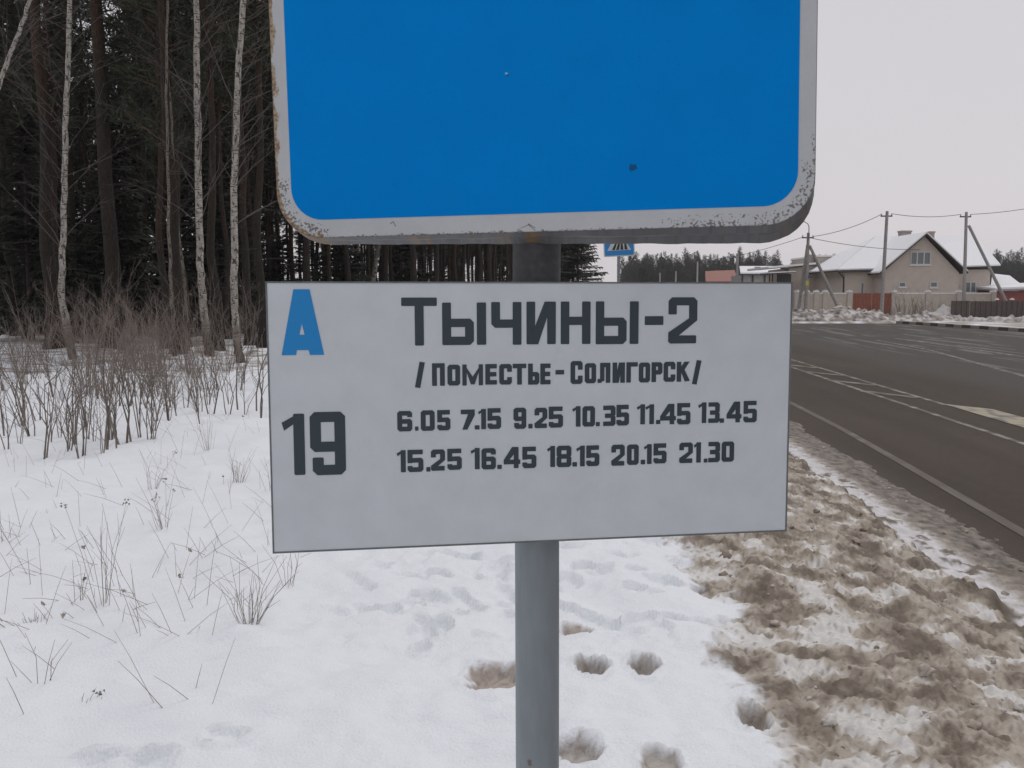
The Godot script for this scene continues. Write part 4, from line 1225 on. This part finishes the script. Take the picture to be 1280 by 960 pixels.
func make_house() -> void:
	var D := 80.0; var DM := 82.0; var DR := 87.0; var G := -0.5
	var px := func(x: float, d: float) -> float: return at(x, 340, d).x
	var py := func(y: float, d: float) -> float: return at(1150, y, d).y
	var foot := Vector3(px.call(1150, D), G, -D)
	var h := thing("house", "beige house with snowy roof, dark verge boards and three-part attic window", "house", foot)
	var off := -foot
	var wall: Material = M.render_pink
	var dark := mat(Color(0.055, 0.045, 0.042), 0.7)
	# main body and projecting gable
	var xl: float = px.call(1056, DM); var xr: float = px.call(1238, DM); var eave: float = py.call(337, DM)
	wall_box(h, Vector3(xl, G, -DM - 9.6) + off, Vector3(xr, eave, -DM) + off, wall)
	var gl: float = px.call(1103, D); var gr: float = px.call(1199, D); var ge: float = py.call(341, D); var gx: float = px.call(1153, D); var ga: float = py.call(294.5, D)
	var b := MB.new()
	b.prism(poly([[gl + off.x, G + off.y], [gr + off.x, G + off.y], [gr + off.x, ge + off.y], [gx + off.x, ga + off.y], [gl + off.x, ge + off.y]]), -DM + 0.01 + off.z, -D + off.z)
	build(b, wall, "gable_wall", h)
	# hipped main roof
	var e0 := Vector3(px.call(1044.5, DM), py.call(340, DM), -DM + 0.5); var e1 := Vector3(px.call(1247, DM), py.call(334.5, DM), -DM + 0.5)
	var e2 := Vector3(e1.x, e1.y, -DM - 10.1); var e3 := Vector3(e0.x, e0.y, -DM - 10.1)
	var r0 := Vector3(px.call(1092, DR), py.call(299, DR), -DR); var r1 := Vector3(px.call(1219, DR), py.call(299, DR), -DR)
	for f in [[e0, r0, r1, e1], [e1, r1, e2], [e2, r1, r0, e3], [e3, r0, e0]]:
		var q := []
		for p in f: q.append(p + off)
		roof_face(h, q, 0.12, dark)
	# gable roof
	var gl0 := Vector3(px.call(1096, D), py.call(343.5, D), -D + 0.55); var gr0 := Vector3(px.call(1206.5, D), py.call(342, D), -D + 0.55); var ap := Vector3(gx, py.call(294, D), -D + 0.55)
	var back := Vector3(0, 0, -7.4)
	for f in [[gl0, gl0 + back, ap + back, ap], [ap, ap + back, gr0 + back, gr0]]:
		var q := []
		for p in f: q.append(p + off)
		roof_face(h, q, 0.14, dark)
	# chimneys with snow caps
	for c in [[1125, 1137, 290, 305, 86.0], [1160, 1166, 291, 300, 84.5]]:
		var cl: float = px.call(c[0], c[4]); var cr: float = px.call(c[1], c[4]); var ct: float = py.call(c[2], c[4])
		var ch := wall_box(h, Vector3(cl, 5.0, -c[4] - 0.8) + off, Vector3(cr, ct, -c[4]) + off, M.brick_pale, "chimney")
		wall_box(ch, Vector3(cl - 0.06, ct + 0.002, -c[4] - 0.86) + off, Vector3(cr + 0.06, ct + 0.14, -c[4] + 0.06) + off, M.brick_pale, "cap")
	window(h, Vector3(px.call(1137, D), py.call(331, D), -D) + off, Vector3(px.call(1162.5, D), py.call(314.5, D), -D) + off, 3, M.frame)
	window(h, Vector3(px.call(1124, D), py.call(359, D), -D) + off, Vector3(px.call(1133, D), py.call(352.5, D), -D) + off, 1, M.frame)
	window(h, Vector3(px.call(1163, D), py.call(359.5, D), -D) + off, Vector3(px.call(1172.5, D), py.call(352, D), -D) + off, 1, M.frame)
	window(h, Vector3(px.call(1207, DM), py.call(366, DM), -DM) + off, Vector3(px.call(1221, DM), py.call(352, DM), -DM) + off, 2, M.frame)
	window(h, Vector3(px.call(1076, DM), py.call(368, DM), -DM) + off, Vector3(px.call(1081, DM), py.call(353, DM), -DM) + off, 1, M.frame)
	# gutter and downpipe
	b = MB.new()
	b.tube([e0 + Vector3(0.1, -0.05, 0.05) + off, at(1054, 347, DM) + Vector3(0, 0, 0.12) + off, at(1054, 355, DM) + Vector3(0, 0, 0.12) + off, Vector3(at(1054, 355, DM).x, G, -DM + 0.12) + off], [0.075, 0.075, 0.075, 0.075], 8)
	build(b, dark, "downpipe", h)
	b = MB.new()
	b.tube([e0 + Vector3(0, -0.02, 0.06) + off, Vector3(gl0.x, lerpf(e0.y, e1.y, 0.26) - 0.02, -DM + 0.56) + off], [0.07, 0.07], 8)
	build(b, dark, "gutter", h)
	# lamp on the wall by the corner
	b = MB.new()
	b.box(at(1094, 350, DM) + Vector3(0, 0, 0.0) + off, at(1098, 352.5, DM) + Vector3(0, 0, 0.25) + off)
	build(b, dark, "wall_lamp", h)

func make_neighbours() -> void:
	var G := -0.5
	# flat block left of the house
	var D := 90.0
	var p0 := at(1022, 321, D); var p1 := at(1068, 321, D)
	var n := thing("house", "plain pale house with a flat snowy roof behind the concrete lamp pole", "house", Vector3(p0.x, G, -D))
	var off := -n.position
	wall_box(n, Vector3(p0.x, G, -D - 8.0) + off, Vector3(p1.x, p0.y, -D) + off, M.render_yellow)
	wall_box(n, Vector3(p0.x - 0.15, p0.y + 0.002, -D - 8.1) + off, Vector3(p1.x + 0.15, p0.y + 0.16, -D + 0.15) + off, M.snow, "snow_cover")
	var q0 := at(958, 337, D); var q1 := at(1022, 331, D)
	var b := MB.new()
	b.prism(poly([[q0.x + 2.2 + off.x, 0.0], [q1.x - 0.003 + off.x, 0.0], [q1.x - 0.003 + off.x, q1.y + off.y], [q0.x + 2.2 + off.x, q0.y + 0.1 + off.y]]), -7.0, 0.2)
	build(b, M.render_yellow, "annexe", n)
	roof_face(n, [Vector3(q0.x, q0.y + 0.05, -D + 0.7) + off, Vector3(q0.x, q0.y + 0.05, -D - 7.4) + off, Vector3(q1.x - 0.02, q1.y + 0.02, -D - 7.4) + off, Vector3(q1.x - 0.02, q1.y + 0.02, -D + 0.7) + off], 0.18, M.pale_wall, 0.05)
	wall_box(n, at(1018, 331, D) + Vector3(-0.25, -0.2, -1.2) + off, at(1018, 317.5, D) + Vector3(0.25, 0, -0.8) + off, M.brick_pale, "chimney")
	wall_box(n, at(1046, 321, D) + Vector3(-0.15, 0, -1.2) + off, at(1046, 318.5, D) + Vector3(0.15, 0, -0.9) + off, M.brick_pale, "vent_pipe")
	# carport
	var c := thing("carport", "open carport with posts and a dark back wall beside the flat house", "carport", Vector3(at(962, 350, 88).x, G, -88))
	off = -c.position
	for x in [962.0, 966.0, 972.0]:
		b = MB.new()
		bar(b, Vector3(at(x, 340, 88).x, G, -88) + off, at(x, 341.5, 88) + off, 0.07, 0.07, 6)
		build(b, M.dark_wood, "post", c)
	wall_box(c, Vector3(at(974, 340, 88).x, G, -88.4) + off, Vector3(at(990, 340, 88).x, at(980, 342.5, 88).y, -88.2) + off, M.dark_grey, "back_wall")
	roof_face(c, [at(959, 342.5, 88) + Vector3(0, 0, 0.8) + off, at(959, 342.5, 88) + Vector3(0, 0, -3.0) + off, at(992, 341, 88) + Vector3(0, 0, -3.0) + off, at(992, 341, 88) + Vector3(0, 0, 0.8) + off], 0.12, M.dark_wood, 0.05)
	# low shed with a snowy roof, further off
	D = 108.0
	var s := thing("shed", "low shed with a long snow covered roof beside the red roof", "shed", Vector3(at(925, 350, D).x, G, -D))
	off = -s.position
	wall_box(s, Vector3(at(927, 340, D).x, G, -D - 5.0) + off, Vector3(at(972, 340, D).x, at(940, 344, D).y, -D) + off, M.pale_wall)
	roof_face(s, [at(924, 344, D) + Vector3(0, 0, 0.5) + off, at(924, 335.5, D + 4.0) + off, at(975, 335.5, D + 4.0) + off, at(975, 344, D) + Vector3(0, 0, 0.5) + off], 0.16, M.dark_wood)
	for x in [928.0, 941.0, 956.0]:
		wall_box(s, Vector3(at(x, 340, D).x - 0.09, G, -D + 0.01) + off, Vector3(at(x, 340, D).x + 0.09, at(x, 344, D).y, -D + 0.12) + off, M.dark_wood, "post")
	wall_box(s, at(946, 337.5, D + 3.0) + Vector3(-0.3, -0.4, -0.3) + off, at(950, 333.5, D + 3.0) + Vector3(0, 0, 0.3) + off, M.brick_pale, "chimney")
	# red roofed building
	D = 118.0
	var r := thing("barn", "barn with a bare rusty red metal roof", "barn", Vector3(at(881, 350, D).x, G, -D))
	off = -r.position
	wall_box(r, Vector3(at(883, 350, D).x, G, -D - 6.0) + off, Vector3(at(921, 350, D).x, at(900, 353, D).y, -D) + off, M.pale_wall)
	b = MB.new()
	slab(b, [at(881, 353, D) + Vector3(0, 0, 0.5) + off, at(881.5, 340, D + 5.0) + off, at(918, 338.5, D + 5.0) + off, at(922, 353, D) + Vector3(0, 0, 0.5) + off], Vector3(0, 0.12, 0))
	build(b, coat(Color(0.26, 0.085, 0.055), 0.25, 0.6, 911, 0.6, 1.0), "roof", r)
	# outbuildings on the right, partly behind the brown fence
	D = 86.0
	var w := thing("outbuilding", "small outbuilding under a thick uneven snow roof near the far wood", "shed", Vector3(at(1240, 350, D).x, G, -D))
	off = -w.position
	wall_box(w, Vector3(at(1238, 350, D).x, G, -D - 4.0) + off, Vector3(at(1275, 350, D).x, at(1250, 361, D).y, -D) + off, M.pale_wall)
	roof_face(w, [at(1236, 361, D) + Vector3(0, 0, 0.3) + off, at(1240, 346, D + 3.0) + off, at(1262, 348.5, D + 3.0) + off, at(1276, 361, D) + Vector3(0, 0, 0.3) + off], 0.2, M.pale_wall)
	D = 79.0
	var g := thing("garage", "red garage with a flat snowy roof behind the brown fence", "garage", Vector3(at(1244, 370, D).x, G, -D))
	off = -g.position
	wall_box(g, Vector3(at(1244, 370, D).x, G, -D - 4.0) + off, Vector3(at(1330, 370, D).x, at(1260, 364, D).y, -D) + off, M.red)
	roof_face(g, [at(1240, 364, D) + Vector3(0, 0, 0.4) + off, at(1243, 362.5, D) + Vector3(0, 0.1, -4.2) + off, at(1334, 357, D) + Vector3(0, 0.1, -4.2) + off, at(1334, 360.5, D) + Vector3(0, 0, 0.4) + off], 0.16, M.pale_wall)

func make_fences() -> void:
	var G := -0.5; var D := 74.0
	var top: float = at(1100, 366.5, D).y
	# rendered garden wall with capped pillars
	var pillars := [[996.0, 1008.0, 1019.7, 1030.6, 1061.0], [1116.6, 1159.0, 1197.5, 1240.6]]
	var labels := ["pale garden wall with close pillars behind the snow heap and lamp pole", "pale garden wall between the red gate and the brown fence"]
	for k in 2:
		var first: float = at(pillars[k][0], 380, D).x
		var o := thing("garden_wall", labels[k], "wall", Vector3(first, G, -D))
		var off := -o.position
		for i in pillars[k].size():
			var x: float = at(pillars[k][i], 380, D).x
			var p := wall_box(o, Vector3(x - 0.20, G, -D - 0.20) + off, Vector3(x + 0.20, top + 0.08, -D + 0.20) + off, M.pillar, "pillar")
			var b := MB.new()
			b.tube([Vector3(x, top + 0.083, -D) + off, Vector3(x, top + 0.16, -D) + off, Vector3(x, top + 0.25, -D) + off, Vector3(x, top + 0.30, -D) + off], [0.26, 0.27, 0.16, 0.04], 10)
			build(b, M.snow, "snow_cap", p)
			if i + 1 < pillars[k].size():
				var x1: float = at(pillars[k][i + 1], 380, D).x
				var q := wall_box(o, Vector3(x + 0.203, G, -D - 0.10) + off, Vector3(x1 - 0.203, top - 0.05, -D + 0.10) + off, M.render_yellow, "panel")
				b = MB.new()
				b.box(Vector3(x + 0.205, top - 0.048, -D - 0.13) + off, Vector3(x1 - 0.205, top + 0.04, -D + 0.13) + off)
				build(b, M.snow, "snow_cover", q)
	# red gate of metal sheets
	var g0: float = at(1065.5, 380, D).x; var g1: float = at(1113.5, 380, D).x
	var gate := thing("gate", "rusty red sheet metal gate in the pale garden wall", "gate", Vector3(g0, G, -D))
	for i in 2:
		var a := lerpf(g0, g1, i * 0.5) - g0 + 0.02; var e := lerpf(g0, g1, (i + 1) * 0.5) - g0 - 0.02
		var b := MB.new()
		var steps := 14
		for s in steps:
			var u0 := lerpf(a, e, float(s) / steps); var u1 := lerpf(a, e, float(s + 1) / steps)
			var dz := 0.03 if s % 2 == 0 else 0.0
			b.box(Vector3(u0, 0.25, -0.02 + dz), Vector3(u1 - 0.002, top - G, 0.02 + dz))
		var leaf := build(b, M.gate_red, "gate_leaf", gate)
		b = MB.new()
		bar(b, Vector3(a + (0.1 if i == 1 else e - a - 0.1), 1.1, 0.09), Vector3(a + (0.1 if i == 1 else e - a - 0.1), 1.3, 0.09), 0.025, 0.025, 6)
		build(b, M.dark_grey, "handle", leaf)
	# brown sheet fence along the corner plot
	var DF := 71.0
	var f0: float = at(1188, 385, DF).x
	var fence := thing("fence", "brown sheet metal fence standing behind the painted kerb", "fence", Vector3(f0, G, -DF))
	var ft: float = at(1200, 376.5, DF).y
	var edges := [1188.0, 1212.0, 1246.0, 1265.0, 1284.0, 1310.0, 1338.0]
	for i in edges.size() - 1:
		var a: float = at(edges[i], 385, DF).x - f0; var e: float = at(edges[i + 1], 385, DF).x - f0
		var b := MB.new()
		var steps := int((e - a) / 0.2)
		for s in steps:
			var u0 := lerpf(a + 0.03, e - 0.03, float(s) / steps); var u1 := lerpf(a + 0.03, e - 0.03, float(s + 1) / steps)
			b.box(Vector3(u0, 0.15, -0.02 + (0.035 if s % 2 == 0 else 0.0)), Vector3(u1 - 0.002, ft - G + (0.03 if i % 2 == 0 else 0.0), 0.02 + (0.035 if s % 2 == 0 else 0.0)))
		build(b, M.fence_brown, "fence_panel", fence)
		if i in [1, 2, 3, 4]:
			b = MB.new()
			b.tube([Vector3(e, 0, -0.08), Vector3(e, ft - G + 0.1, -0.08)], [0.06, 0.06], 8)
			var post := build(b, M.dark_grey, "post", fence)
			b = MB.new()
			b.tube([Vector3(e, ft - G + 0.102, -0.08), Vector3(e, ft - G + 0.18, -0.08), Vector3(e, ft - G + 0.26, -0.08)], [0.16, 0.18, 0.05], 8)
			build(b, M.snow, "snow_cap", post)
	# painted kerb stones round the corner plot
	var kerb := Node3D.new()
	kerb.name = "kerb"; add_child(kerb); kerb.set_meta("kind", "structure")
	var white := coat(Color(0.33, 0.30, 0.265), 0.25, 1.0, 921); var black := coat(Color(0.10, 0.085, 0.075), 0.3, 1.0, 923)
	var ka := Vector3(28.9, ROAD_Y, -66.2); var kb := Vector3(29.6, ROAD_Y, -46.0)
	var count := 20
	for i in count:
		var c := ka.lerp(kb, (i + 0.5) / count)
		var b := MB.new()
		var dir := (kb - ka).normalized()
		var xf := Transform3D(Basis(dir, Vector3.UP, dir.cross(Vector3.UP)), c)
		b.cbox(Vector3(-0.49, -0.2, -0.09), Vector3(0.49, 0.20, 0.09), 0.02, xf)
		build(b, white if i % 2 == 0 else black, "kerb_stone", kerb)

# heaped, ploughed snow: outline in plan as a ridge line with heights
func snow_bank(ridge: Array, width: float, seed_: int, dirt: float) -> void:
	var f := fnl(seed_, 0.55, 3); var g := fnl(seed_ + 1, 1.1, 2); var e := fnl(seed_ + 2, 0.9, 3)
	var nu := 64; var nv := ridge.size() * 44
	var xs := PackedFloat32Array(); var ds := PackedFloat32Array()
	for i in nu: xs.append(i)
	for j in nv: ds.append(j)
	var pos := PackedVector3Array(); var cols := PackedColorArray()
	for j in nv:
		var s := float(j) / (nv - 1) * (ridge.size() - 1)
		var k := mini(int(s), ridge.size() - 2)
		var p: Vector3 = ridge[k].lerp(ridge[k + 1], smoothstep(0, 1, s - k))
		var dir: Vector3 = (ridge[k + 1] - ridge[k]); dir.y = 0; dir = dir.normalized()
		var side := Vector3(-dir.z, 0, dir.x)
		for i in nu:
			var q := float(i) / (nu - 1) * 2.0 - 1.0
			var w := p + side * q * width
			var prof := pow(maxf(0.0, cos(q * PI / 2)), 1.15) * sin(PI * clampf(float(j) / (nv - 1) * 6.0, 0, 0.5)) * sin(PI * clampf((1.0 - float(j) / (nv - 1)) * 6.0, 0, 0.5))
			var n := f.get_noise_2d(w.x, w.z)
			var h := -0.50 + (p.y + 0.50) * prof * (1.0 + 0.35 * n) + 0.30 * absf(g.get_noise_2d(w.x, w.z)) * prof
			pos.append(Vector3(w.x, h, w.z))
			var c := Color(0.58, 0.555, 0.53)
			var dn := e.get_noise_3d(w.x * 1.6, h * 2.6, w.z * 1.3) + 0.35 * g.get_noise_3d(w.x * 1.6, h * 3.0, w.z * 1.6)
			c = c.lerp(Color(0.30, 0.26, 0.23), dirt * smoothstep(0.02, 0.22, dn + 0.24))
			c = c.lerp(Color(0.12, 0.10, 0.09), dirt * smoothstep(0.34, 0.46, dn))
			cols.append(c)
	var m := vmat(0.85)
	structure(put(grid_mesh(xs, ds, pos, cols), m, "snow_bank"))

func make_banks() -> void:
	var rp := func(x: float, y: float, d: float) -> Vector3: return at(x, y, d)
	snow_bank([rp.call(900, 392, 68.5), rp.call(985, 390, 68.5), rp.call(1015, 388.5, 68.5), rp.call(1048, 386.5, 68.5), rp.call(1075, 387.5, 68.5), rp.call(1100, 393, 68.5), rp.call(1118, 397, 68.5)], 2.1, 931, 1.0)
	snow_bank([rp.call(1090, 398, 68.0), rp.call(1130, 394.5, 68.0), rp.call(1160, 395, 68.0), rp.call(1196, 397, 68.0)], 1.5, 935, 0.9)
	snow_bank([rp.call(1150, 393, 71.5), rp.call(1182, 386.5, 71.5), rp.call(1204, 391, 71.5)], 0.9, 939, 0.1)
	snow_bank([rp.call(1195, 400, 68.0), rp.call(1240, 397, 66.0), rp.call(1285, 399, 64.0), rp.call(1330, 400, 62.0)], 1.3, 943, 0.55)
	# leafless brush in front of the garden wall
	var twigs := vmat(0.85)
	var kinds := []
	for i in 3: kinds.append(make_sapling_mesh(951 + i, [2.3, 1.8, 2.6][i], 9, Color(0.17, 0.135, 0.11), 0.018, 0.30))
	rng.seed = 957
	for q in [[1118, 395], [1128, 395], [1138, 394], [1147, 394], [1156, 394], [1170, 394], [1106, 394], [1226, 392]]:
		var p := at(q[0], q[1], 71.5)
		var o := put(kinds[rng.randi() % 3], twigs, "bare_shrub")
		o.transform = Transform3D(Basis(Vector3.UP, rng.randf() * TAU).scaled(Vector3.ONE * rng.randf_range(0.8, 1.15)), Vector3(p.x, -0.35, p.z))
		tag(o, "leafless shrub in front of the pale garden wall across the road", "shrub", "shrubs by the garden wall")
	var o2 := put(make_sapling_mesh(961, 4.5, 5, Color(0.11, 0.095, 0.085), 0.05, 0.45), twigs, "bare_tree")
	o2.position = Vector3(at(941, 350, 104).x, -0.4, -104)
	tag(o2, "small leafless tree in front of the snow roofed shed", "tree")

func make_poles() -> void:
	M.concrete = coat(Color(0.33, 0.315, 0.30), 0.2, 0.8, 971, 0.9, 1.5)
	var D := 69.5
	var p1 := at(1010.5, 291, D); var f1 := Vector3(at(1007.5, 380, D).x, -0.45, -D)
	var o := utility_pole(f1, p1, [[at(1009, 306, D) + Vector3(0, 0, 0.1), Vector3(at(995, 392, D + 1).x, -0.5, -D - 0.8)], [at(1012, 307, D), Vector3(at(1056, 392, D).x, -0.5, -D + 0.3)]], "concrete lamp pole propped by two slanting struts")
	var b := MB.new()
	b.tube([p1 - f1 + Vector3(0, -0.5, 0.1), p1 - f1 + Vector3(0, 0.45, 0.1), p1 - f1 + Vector3(-0.12, 0.68, 0.15), p1 - f1 + Vector3(-0.42, 0.82, 0.3), p1 - f1 + Vector3(-0.75, 0.86, 0.4)], [0.035, 0.035, 0.033, 0.03, 0.03], 8)
	var arm := build(b, mat(Color(0.16, 0.16, 0.16), 0.6), "lamp_arm", o)
	b = MB.new()
	b.tube([p1 - f1 + Vector3(-0.70, 0.86, 0.4), p1 - f1 + Vector3(-0.85, 0.86, 0.45), p1 - f1 + Vector3(-1.15, 0.85, 0.5), p1 - f1 + Vector3(-1.25, 0.84, 0.52)], [0.05, 0.10, 0.11, 0.04], 8)
	build(b, mat(Color(0.22, 0.22, 0.22), 0.5), "lamp_head", arm)
	b = MB.new()
	var yb := at(1008.2, 354, D) - f1
	b.box(yb + Vector3(-0.13, -0.18, 0.15), yb + Vector3(0.13, 0.18, 0.19))
	build(b, mat(Color(0.55, 0.48, 0.10), 0.6), "notice", o)
	b = MB.new()
	var jb := at(1011.5, 346, D) - f1
	b.box(jb + Vector3(-0.22, -0.12, -0.1), jb + Vector3(0.22, 0.12, 0.12))
	build(b, mat(Color(0.10, 0.10, 0.10), 0.6), "junction_box", o)
	var p2 := at(1109, 264, D); var f2 := Vector3(at(1101.5, 390, D).x, -0.45, -D)
	utility_pole(f2, p2, [], "bare concrete pole leaning slightly in front of the beige house")
	var p3 := at(1208, 265, 72.5); var f3 := Vector3(at(1205, 390, 72.5).x, -0.45, -72.5)
	utility_pole(f3, p3, [[at(1211, 282, 72.5), Vector3(at(1271, 392, 73.5).x, -0.5, -73.5)]], "concrete pole with one long strut behind the brown fence")
	var a := [p1 + Vector3(0.4, -0.18, -0.1), p1 + Vector3(-0.4, -0.18, -0.1), p2 + Vector3(-0.4, -0.18, -0.1), p2 + Vector3(0.4, -0.18, -0.1), p3 + Vector3(-0.4, -0.18, -0.1), p3 + Vector3(0.4, -0.18, -0.1)]
	wire(a[0] + Vector3(0, -0.1, 0), a[2] + Vector3(0, -0.05, 0), 0.25, "cable between the lamp pole and the leaning pole")
	wire(a[3], a[4], 0.22, "cable between the leaning pole and the strutted pole")
	wire(a[5], at(1420, 225, 66), 0.5, "cable running off from the strutted pole to the right")
	wire(a[1] + Vector3(0, -0.15, 0), at(900, 350, 108) + Vector3(0, 2.6, 0), 0.2, "cable from the lamp pole towards the far poles")
	wire(a[0] + Vector3(0, -0.25, 0), at(1150, 312, 79.5), 0.25, "thin cable from the lamp pole to the beige house")
	for q in [[922, 317, 115.0, "distant pole beside the red barn roof"], [872, 327, 166.0, "distant pole before the far forest, tallest left of the barn"], [845, 339, 230.0, "very distant short looking pole, second from the barn"], [825, 341, 246.0, "farthest pole before the dark forest line"]]:
		var top := at(q[0], q[1], q[2])
		var pole := thing("distant_pole", q[3], "utility pole", Vector3(top.x, -0.6, top.z), "poles receding along the road")
		b = MB.new()
		b.tube([Vector3.ZERO, Vector3(0, top.y + 0.6, 0)], [0.20, 0.15], 8)
		build(b, M.concrete, "post", pole)
		b = MB.new()
		b.box(Vector3(-0.5, top.y + 0.1, -0.25), Vector3(0.5, top.y + 0.22, -0.16))
		build(b, M.dark_grey, "crossarm", pole)

func make_crossing_sign() -> void:
	var c := at(773.5, 306, 20.0)
	var o := thing("crossing_sign", "blue and white pedestrian crossing sign on a grey post by the road", "sign", Vector3(c.x, 0, c.z))
	var b := MB.new()
	b.tube([Vector3(0.02, -0.4, -0.05), Vector3(0, c.y + 0.6, -0.05)], [0.032, 0.032], 12)
	build(b, mat(Color(0.17, 0.19, 0.21), 0.5), "post", o)
	var lo := at(754.5, 320.5, 20.0).y
	var plate := Node3D.new(); plate.name = "sign_panel"; o.add_child(plate)
	plate.position = Vector3(0, lo + 0.35, 0); plate.rotation.z = 0.05; plate.rotation.y = 0.05
	b = MB.new()
	b.prism(rounded(0.35, -0.35, 0.35, 0.035, 4), -0.012, 0.0)
	build(b, mat(Color(0.45, 0.47, 0.48), 0.45), "border", plate)
	b = MB.new()
	b.prism(rounded(0.325, -0.325, 0.325, 0.03, 4), 0.001, 0.005)
	build(b, mat(Color(0.012, 0.20, 0.50), 0.4), "blue_field", plate)
	b = MB.new()
	b.prism(poly([[-0.27, -0.215], [0.27, -0.215], [0, 0.27]]), 0.006, 0.010)
	build(b, mat(Color(0.50, 0.51, 0.51), 0.45), "triangle", plate)
	# crossing bars and a walking figure
	b = MB.new()
	for q in [[-0.150, -0.095], [-0.055, -0.010], [0.045, 0.060], [0.14, 0.16]]:
		b.prism(poly([[q[0] - 0.02, -0.205], [q[0] + 0.05, -0.205], [q[1] * 0.8 + 0.03, -0.06], [q[1] * 0.8 - 0.012, -0.06]]), 0.011, 0.014)
	build(b, mat(Color(0.02, 0.02, 0.022), 0.5), "crossing_bars", plate)
	b = MB.new()
	var head := PackedVector2Array()
	for i in 12: head.append(Vector2(0.005 + 0.024 * cos(TAU * i / 12), 0.145 + 0.024 * sin(TAU * i / 12)))
	b.prism(head, 0.011, 0.014)
	b.prism(poly([[-0.025, 0.02], [0.03, 0.02], [0.035, 0.115], [-0.02, 0.115]]), 0.011, 0.0142)
	b.prism(poly([[-0.07, -0.05], [-0.045, -0.05], [0.012, 0.03], [-0.022, 0.03]]), 0.011, 0.0144)
	b.prism(poly([[0.045, -0.05], [0.072, -0.05], [0.03, 0.03], [-0.005, 0.03]]), 0.011, 0.0146)
	b.prism(poly([[-0.07, 0.05], [-0.055, 0.04], [-0.01, 0.09], [-0.015, 0.115]]), 0.011, 0.0148)
	b.prism(poly([[0.03, 0.11], [0.025, 0.09], [0.065, 0.045], [0.078, 0.057]]), 0.011, 0.0148)
	build(b, mat(Color(0.02, 0.02, 0.022), 0.5), "walking_figure", plate)

# ---------------------------------------------------------------- all together
func _ready() -> void:
	var cam := Camera3D.new()
	cam.name = "camera"
	cam.position = EYE
	cam.rotation = Vector3(-PITCH, 0, 0)
	cam.fov = rad_to_deg(2.0 * atan(480.0 / FOCAL))
	cam.near = 0.05; cam.far = 2000.0
	add_child(cam)
	cam.current = true
	var env := Environment.new()
	env.background_mode = Environment.BG_SKY
	var sky := Sky.new()
	var sm := ProceduralSkyMaterial.new()
	sm.sky_top_color = Color(0.785, 0.785, 0.815)
	sm.sky_horizon_color = Color(0.825, 0.805, 0.81)
	sm.sky_curve = 0.2
	sm.ground_bottom_color = Color(0.62, 0.62, 0.63); sm.ground_horizon_color = Color(0.74, 0.73, 0.74)
	sm.sun_angle_max = 1.0
	sm.sky_cover = noise_tex(21, 0.006, Color(0, 0, 0), Color(1, 1, 1), 512, 4)
	sm.sky_cover_modulate = Color(1, 1, 1, 0.05)
	sky.sky_material = sm
	env.sky = sky
	env.background_energy_multiplier = 1.0
	env.tonemap_mode = Environment.TONE_MAPPER_LINEAR
	env.tonemap_exposure = 1.06
	env.fog_enabled = true
	env.fog_density = 0.00028
	env.fog_light_color = Color(0.80, 0.80, 0.82)
	env.sdfgi_enabled = true; env.ssao_enabled = true; env.ssil_enabled = true
	var we := WorldEnvironment.new()
	we.name = "environment"; we.environment = env
	add_child(we)
	var sun := DirectionalLight3D.new()
	sun.name = "sun"
	sun.light_energy = 0.26
	sun.light_color = Color(1.0, 0.985, 0.96)
	sun.light_angular_distance = 20.0
	sun.shadow_enabled = true
	sun.sky_mode = DirectionalLight3D.SKY_MODE_LIGHT_ONLY
	sun.rotation = Vector3(deg_to_rad(-62), deg_to_rad(150), 0)
	add_child(sun)

	M.snow = coat(Color(0.82, 0.82, 0.83), 0.03, 1.0, 901, 0.8, 1.0)
	M.render_pink = coat(Color(0.53, 0.465, 0.41), 0.06, 0.25, 903, 0.9, 1.0)
	M.render_yellow = coat(Color(0.50, 0.44, 0.375), 0.07, 0.25, 905, 0.9, 1.0)
	M.pillar = coat(Color(0.50, 0.445, 0.39), 0.08, 0.6, 907, 0.9, 1.0)
	M.brick_pale = coat(Color(0.36, 0.31, 0.285), 0.15, 1.5, 909, 0.9, 2.0)
	M.pale_wall = coat(Color(0.36, 0.34, 0.33), 0.12, 0.6, 913, 0.9, 1.0)
	M.red = coat(Color(0.24, 0.065, 0.055), 0.2, 0.8, 915, 0.6, 1.0)
	M.gate_red = coat(Color(0.27, 0.095, 0.06), 0.2, 0.8, 917, 0.6, 1.0)
	M.fence_brown = coat(Color(0.088, 0.07, 0.06), 0.2, 0.8, 919, 0.65, 1.0)
	M.dark_wood = coat(Color(0.07, 0.06, 0.055), 0.25, 1.0, 925, 0.8, 1.5)
	M.dark_grey = coat(Color(0.07, 0.07, 0.072), 0.2, 1.0, 927, 0.7, 1.0)
	M.frame = mat(Color(0.55, 0.55, 0.55), 0.4)
	M.pane = mat(Color(0.17, 0.185, 0.185), 0.08)  # glass lightened to grey: reflected sky and curtain put into the albedo

	make_ground()
	make_road()
	make_markings()
	print("ground ", Time.get_ticks_msec())
	make_forest()
	make_birches()
	print("forest ", Time.get_ticks_msec())
	make_house()
	make_neighbours()
	make_fences()
	make_banks()
	make_poles()
	make_crossing_sign()
	print("houses ", Time.get_ticks_msec())
	make_bus_stop()
	make_brush()
	make_clods()
	print("done ", Time.get_ticks_msec())
